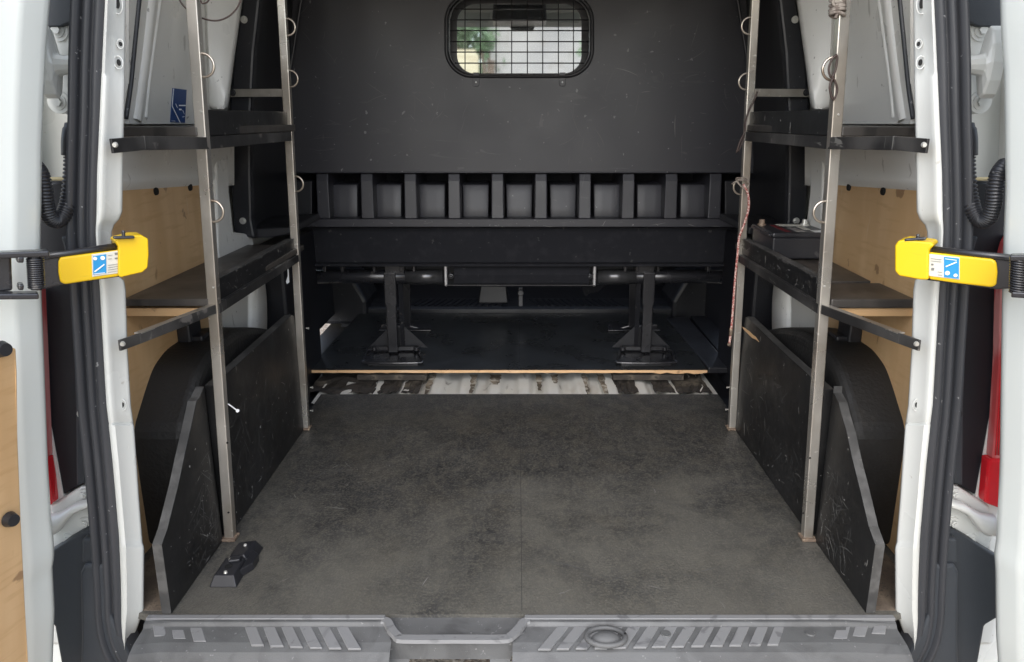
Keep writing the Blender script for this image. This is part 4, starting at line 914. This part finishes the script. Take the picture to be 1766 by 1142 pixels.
    grid(b, [t0, t1, t2]); o('worn_edge', b, 'plyedge', lp)
    A = V((xa, YF, ay(m(385), 531, YF).z)); C = V((xc, YR, ay(m(517), 444, YR).z))
    b = B_(); beam(b, A+V((ins*.007, -.004, -.001)), C+V((ins*.007, -.012, 0)), .004, .018); beam(b, A+V((-ins*.004, .0, .007)), C+V((-ins*.004, -.012, .008)), .018, .003); o('side_rail', b, 'steeldark', bevel=.0008)
    J = ay(m(206), 596, 1.062); K = ay(m(240), 584, 1.105)
    b = B_(); A2 = A+V((ins*.004, -.012, 0)); beam(b, A2, K, .004, .0165); beam(b, K, J, .004, .0165); st2 = o('stay_bar', b, 'steeldark', bevel=.0008)
    b = B_(); beam(b, A2+V((s*.006, .002, .0075)), K+V((s*.003, .004, .0075)), .012, .002); o('stay_flange', b, 'steel', st2)
    b = B_(); cyl(b, ay(m(212), 593, 1.060), (0, -1, 0), .004, .003, 12, .003); o('stay_bolt', b, 'bolt', st2)
    # --- kick panels
    xp = s*.5765
    def g(u, v): return ax(u, v, xp)
    xk = -.584 if s < 0 else .582
    if s < 0: near = [(296, 1059), (284, 934), (289, 912), (308, 836), (318, 787), (330, 735), (339, 692), (344, 686), (377, 661)]
    else: near = [(1493, 1057), (1503, 932), (1498, 908), (1483, 844), (1470, 792), (1460, 745), (1451, 714), (1446, 694), (1437, 677), (1418, 659)]
    P = [ax(*p, xk) for p in near]; P[0].z = .001; P[1].y = P[0].y+.001
    yend = YF-.012
    P = [p for p in P if p.y < yend]; zl = P[-1].z
    P += [V((xk, yend, zl+.012)), V((xk, yend, .001))]
    b = B_(); prism(b, P, (s*.016, 0, 0)); kp = o('kick_panel', b, 'blackply', bevel=.0012)
    b = B_(); EP = [p+V((-s*.0, 0, 0)) for p in P[:-1]]
    rows = [[p+V((s*.0002, -.0006, .0004)) for p in EP], [p+V((s*.0158, -.0006, .0004)) for p in EP]]; grid(b, rows); o('panel_edge', b, 'plyedge', kp)
    if s < 0: far = [(397, 641), (506, 541), (514, 540)]
    else: far = [(1395, 648), (1340, 597), (1286, 545), (1280, 543)]
    P = [g(*p) for p in far]; P[0].y = YF+.012
    ye = YR-.012; P[-1].y = ye; P[-2].y = min(P[-2].y, ye-.02)
    P = [V((xp, YF+.012, .001))]+P+[V((xp, ye, .001))]
    b = B_(); prism(b, P, (s*.018, 0, 0)); kp2 = o('kick_panel', b, 'blackply', bevel=.0012)
    for (kk, y0_, y1_, z1_, sd_) in ((kp, 1.16, YF-.02, .22, 11), (kp2, YF+.02, YR-.02, .24, 17)):
        def ins_(x, y, y0_=y0_, y1_=y1_): return y0_ < x < y1_ and .005 < y < (.24 if y0_ > 1.3 else .10+(x-1.16)*1.0)
        scuffs(kk, ins_, (xp if kk is kp2 else xk, 0, 0), (0, 1, 0), (0, 0, 1), (-s, 0, 0), y1_, z1_, 110, seed=sd_+s, long=.07, wid=.0009)
        scuffs(kk, ins_, (xp if kk is kp2 else xk, 0, 0), (0, 1, 0), (0, 0, 1), (-s, 0, 0), y1_, z1_, 34, m='scuffl', seed=sd_+3+s, long=.035, wid=.0009)
    EP = P[1:-1]; b = B_(); rows = [[p+V((s*.0002, 0, .0006)) for p in EP], [p+V((s*.0178, 0, .0006)) for p in EP]]; grid(b, rows); o('panel_edge', b, 'plyedge', kp2)
    # --- rivets and screws
    dots = [(347, 193, YF), (368, 496, YF), (392, 764, YF), (394, 884, YF)] if s < 0 else [(1446, 198, YF), (1422, 494, YF), (1397, 790, YF), (1385, 885, YF)]
    for (u, v, y) in dots:
        b = B_(); cyl(b, ay(u, v, y-w/2), (0, -1, 0), .0022, .0016, 10, .0014); o('rivet', b, 'bolt' if v < 700 else 'darkhole', posts[0])
    for (u, v) in ([(528, 566), (535, 668), (535, 708)] if s < 0 else [(1256, 706), (1258, 668)]):
        b = B_(); p = ay(u, v, YR); cyl(b, p, (ins, -.3, 0), .0016, .006, 8); cyl(b, p+V((ins*.006, -.002, 0)), (ins, -.3, 0), .003, .0015, 8); o('screw', b, 'bolt', posts[1])
    return R, fx
RL, fxl = rack(-1); RR, fxr = rack(1)
# long screw standing out of the left front post
b = B_(); p = ay(394, 697, YF-.008); q = ay(409, 708, YF-.03); tube(b, [p, q], .0013, 8); tube(b, [q, q+(q-p).normalized()*.002], [.003, .0034], 10); obj('protruding_screw', b, 'paper', RL)
# gold chip torn in the right rear kick panel
b = B_(); pts = [(1279, 563), (1286, 567), (1293, 572), (1299, 578), (1303, 581), (1309, 590), (1304, 586), (1297, 583), (1291, 577), (1283, 569)]
prism(b, [ax(u, v, .5758) for u, v in pts], (.001, 0, 0)); obj('splintered_wood', b, 'plylight', RR)
# torn tape hanging off the left rack's middle rail
b = B_(); prism(b, [ay(*p, 1.86) for p in [(495.5, 462), (498, 466), (499, 487), (495, 490), (493, 486), (496, 476)]], (0, .001, 0)); obj('torn_tape', b, 'paper', RL)

# ================================================================== BATTERY
zm = ay(290, 516, YF-.022).z+.004
fl = az(1329, 447, zm); bat = empty('battery', (fl.x+.075, fl.y+.07, zm), 'black car battery with red and white labels on the right middle shelf', 'battery')
x0 = fl.x; x1 = x0+.135; yb0 = fl.y; yb1 = fl.y+.16; hh = ay(1329, 402, yb0).z-zm
b = B_(); box(b, x0+.003, x1-.003, yb0+.003, yb1-.003, zm, zm+hh*.80); obj('case', b, 'lidblack', bat, bevel=.003)
b = B_(); box(b, x0, x1, yb0, yb1, zm+hh*.80, zm+hh); obj('lid', b, 'lidblack', bat, bevel=.004)
zz = zm+hh+.0006
def decal(x_0, x_1, y_0, y_1, mt, nm='battery_label'):
    b = B_(); box(b, x_0, x_1, y_0, y_1, zz-.002, zz); return obj(nm, b, mt, bat)
decal(x0+.034, x0+.046, yb0+.02, yb1-.03, mat('label_red', (.16, .012, .02), .4, layers=[(40, .55, .65, (.12, .02, .02), .7)]))
decal(x0+.052, x0+.126, yb1-.045, yb1-.015, M['sticker'])
decal(x0+.060, x0+.078, yb0+.02, yb0+.085, mat('label_grey', (.38, .36, .35), .5, layers=[(60, .5, .6, (.1, .1, .1), .8)]))
decal(x0+.088, x0+.104, yb0+.055, yb0+.105, M['sticker'])
decal(x0+.098, x0+.131, yb0+.012, yb0+.040, M['paper'])
for dx in (.015, .118):
    b = B_(); cyl(b, (x0+dx, yb1-.03, zm+hh), (0, 0, 1), .010, .004, 18); cyl(b, (x0+dx, yb1-.03, zm+hh+.003), (0, 0, 1), .007, .011, 18, .006); obj('terminal', b, 'bolt' if dx > .1 else 'rust', bat)
b = B_(); beam(b, (x0-.002, yb0+.01, zm+hh*.9), (x0-.002, yb1-.01, zm+hh*.9), .006, .006); obj('carry_handle', b, 'lidblack', bat, bevel=.001)

# ================================================================== FLOOR BRACKET
br0 = az(385, 1012, 0)
br = empty('floor_bracket', (az(392, 985, 0).x, az(392, 985, 0).y, 0), 'black plastic anchor bracket screwed to the mat near the left kick panel', 'bracket')
a0 = [az(*p, 0) for p in [(360, 1014), (408, 1014), (413, 992), (372, 992)]]
b = B_(); hgt = .020
def frust(bm, base, top):
    A = [bm.verts.new(p) for p in base]; T = [bm.verts.new(p) for p in top]; bm.faces.new(A[::-1]); bm.faces.new(T)
    for i in range(4): bm.faces.new((A[i], A[(i+1) % 4], T[(i+1) % 4], T[i]))
xL, yN = a0[0].x, a0[0].y; wdt = a0[1].x-a0[0].x
frust(b, [(xL, yN, 0), (xL+wdt, yN, 0), (xL+wdt, yN+.07, 0), (xL, yN+.07, 0)], [(xL+.008, yN+.008, hgt), (xL+wdt-.006, yN+.008, hgt), (xL+wdt-.006, yN+.066, hgt), (xL+.008, yN+.066, hgt)])
frust(b, [(xL+.006, yN+.062, 0), (xL+wdt+.006, yN+.062, 0), (xL+wdt+.006, yN+.13, 0), (xL+.006, yN+.13, 0)], [(xL+.012, yN+.07, hgt*.9), (xL+wdt-.01, yN+.07, hgt*1.15), (xL+wdt-.004, yN+.120, hgt*1.15), (xL+.012, yN+.120, hgt*.9)])
obj('bracket_base', b, 'black', br, bevel=.002)
b = B_(); prism(b, [(xL+wdt-.004, yN+.03, 0), (xL+wdt+.012, yN+.055, 0), (xL+wdt+.012, yN+.085, 0), (xL+wdt-.004, yN+.10, 0)], (0, 0, hgt*.8)); prism(b, [(xL+.020, yN+.045, hgt), (xL+wdt-.010, yN+.050, hgt), (xL+wdt-.010, yN+.062, hgt), (xL+.020, yN+.060, hgt)], (0, 0, .006)); obj('bracket_wing', b, 'black', br, bevel=.002)
b = B_(); cyl(b, (xL+.024, yN+.036, hgt+.0004), (0, 0, 1), .007, .0006, 14); obj('socket_hole', b, 'darkhole', br)  # flat dark disc, the socket's inner shade put into its colour
for dx, dy in ((.026, .016), (.020, .056), (.030, .105)):
    b = B_(); cyl(b, (xL+dx, yN+dy, hgt*1.0), (0, 0, 1), .0036, .0035, 12, .0025); obj('bracket_screw', b, 'bolt', br)

# ================================================================== CORDS AND WIRES
cord = [(1282, 318), (1290, 335), (1291, 360), (1283, 388), (1275, 410), (1272, 440), (1268, 480), (1265, 520), (1262, 560), (1258, 592)]
P = smooth_path([ay(u, v, YR-.022) for u, v in cord], 6)
bc = empty('bungee_cord', P[-1], 'red and white braided bungee cord hanging down the right rear post', 'cord')
b = B_(); tube(b, P, .0030, 10); obj('braid', b, 'braid', bc, smooth=True)
b = B_(); tube(b, [P[-1], P[-1]+V((-.001, 0, -.007))], [.0052, .0045], 12); tube(b, [P[-6], P[-4]], .0044, 10); obj('end_ferrule', b, 'rust', bc, smooth=True)
b = B_(); P2 = smooth_path([ay(u, v, YR-.02) for u, v in [(1262, 318), (1272, 312), (1286, 311), (1292, 318), (1285, 326), (1275, 318), (1270, 308), (1284, 308), (1291, 314)]], 5); tube(b, P2, .0022, 8); obj('knot', b, 'rope', bc, smooth=True)
b = B_(); P = smooth_path([ay(u, v, YR-.022) for u, v in [(1306, 158), (1301, 172), (1292, 190), (1286, 210), (1284, 228), (1276, 245), (1270, 264)]], 5); tube(b, P, .0024, 8)
tube(b, smooth_path([ay(u, v, YR-.018) for u, v in [(1306, 158), (1297, 180), (1288, 200), (1285, 222), (1280, 246), (1273, 262)]], 5), .0018, 8)
single('twine', b, 'wire', 'dark thin twine hanging in front of the right rear post beside the upper shelf', 'twine', smooth=True)
# knotted rope on the right front post
b = B_()
for k4 in range(5):
    c0 = ay(1444, 2+k4*6, YF-.004); tube(b, [c0+V((math.cos(t*math.pi/6)*.011, math.sin(t*math.pi/6)*.012, math.sin(t*math.pi/6+k4)*.003)) for t in range(14)], .0028, 8)
tube(b, smooth_path([ay(u, v, YF-.014) for u, v in [(1432, -60), (1440, -20), (1436, 4), (1446, 18), (1440, 32)]], 5), .0026, 8)
single('knotted_rope', b, 'rope', 'pale grey knotted rope wrapped round the right front post at its top', 'rope', smooth=True)
b = B_()
tube(b, smooth_path([ay(u, v, YF-.012) for u, v in [(1442, 95), (1434, 104), (1429, 120), (1434, 134), (1441, 120), (1444, 100), (1441, 94)]], 5), .0019, 8)
tube(b, smooth_path([ay(u, v, YF-.012) for u, v in [(1436, 135), (1431, 152), (1437, 172), (1444, 156), (1440, 140), (1434, 132)]], 5), .0019, 8)
single('wire_loop', b, 'wire', 'brown wire tied in loops through the upper ring of the right front post', 'wire', smooth=True)
b = B_()
tube(b, smooth_path([ay(u, v, YF+.02) for u, v in [(300, -40), (308, -4), (320, 14), (340, 28), (370, 36), (395, 28), (412, 8), (420, -20)]], 6), .0014, 8)
tube(b, smooth_path([ay(u, v, YF-.012) for u, v in [(340, -20), (346, 2), (352, 6), (360, 0), (362, -20)]], 6), .0014, 8)
single('loose_wire', b, 'wire', 'thin brown wire sagging behind the left front post at the top', 'wire', smooth=True)

# ================================================================== OUTSIDE, beyond the windscreen
hs_ = empty('house', (0, 14, -.56), 'pale rendered house wall seen through the caged bulkhead window', 'house')
b = B_(); box(b, -.60, 9, 14, 18, -.56, 2.62); obj('wall', b, 'render', hs_)
b = B_(); prism(b, [(-1.1, 13.7, 2.64), (9.2, 13.7, 2.64), (9.2, 18, 3.9), (-1.1, 18, 3.9)], (0, 0, .12)); obj('roof', b, 'bark', hs_)
b = B_(); box(b, 1.3, 2.2, 13.985, 14.02, -.5, .9); obj('door', b, 'bark', hs_)
b = B_(); box(b, -6, -.64, 12.4, 12.5, -.56, 1.84); f_ = single('garden_fence', b, 'tan', 'tan board fence left of the pale house, seen through the bulkhead window', 'fence')
def shrub(c, r, n, label, name='garden_shrub'):
    t = empty(name, (c[0], c[1], -.56), label, 'shrub', 'shrubs beyond the windscreen')
    b = B_(); tube(b, [V((c[0], c[1], -.56)), V((c[0]+.1, c[1], c[2]-.2))], [.08, .03], 8)
    for k5 in range(6):
        a_ = random.uniform(0, 6.28); tube(b, [V((c[0]+.05, c[1], c[2]-.8)), V((c[0]+math.cos(a_)*r*.7, c[1]+math.sin(a_)*r*.5, c[2]+random.uniform(-.2, .6)*r))], [.03, .008], 6)
    obj('trunk', b, 'bark', t)
    b = B_()
    cl = [V((random.gauss(0, .5), random.gauss(0, .4), random.gauss(0, .5)))*r for _ in range(26)]
    for i in range(n):
        q = random.choice(cl)+V((random.gauss(0, .14), random.gauss(0, .14), random.gauss(0, .14)))*r+V(c)
        if q.z < -.4: continue
        d1 = V((random.uniform(-1, 1), random.uniform(-1, 1), random.uniform(-1, 1))).normalized(); d2 = d1.orthogonal().normalized(); sz = random.uniform(.04, .085)
        vs = [b.verts.new(q+d1*sz), b.verts.new(q+d2*sz*.45), b.verts.new(q-d1*sz), b.verts.new(q-d2*sz*.45)]; b.faces.new(vs)
    obj('crown', b, 'leaf', t)
shrub((-1.35, 13.9, 2.35), 1.0, 6500, 'green leafy shrub behind the fence, left in the bulkhead window')
shrub((1.35, 12.0, 1.55), .42, 900, 'dark leafy shrub against the house, right in the bulkhead window')
shrub((-.47, 11.0, 1.78), .13, 160, 'small dark shrub in front of the house, left of the rear view mirror')
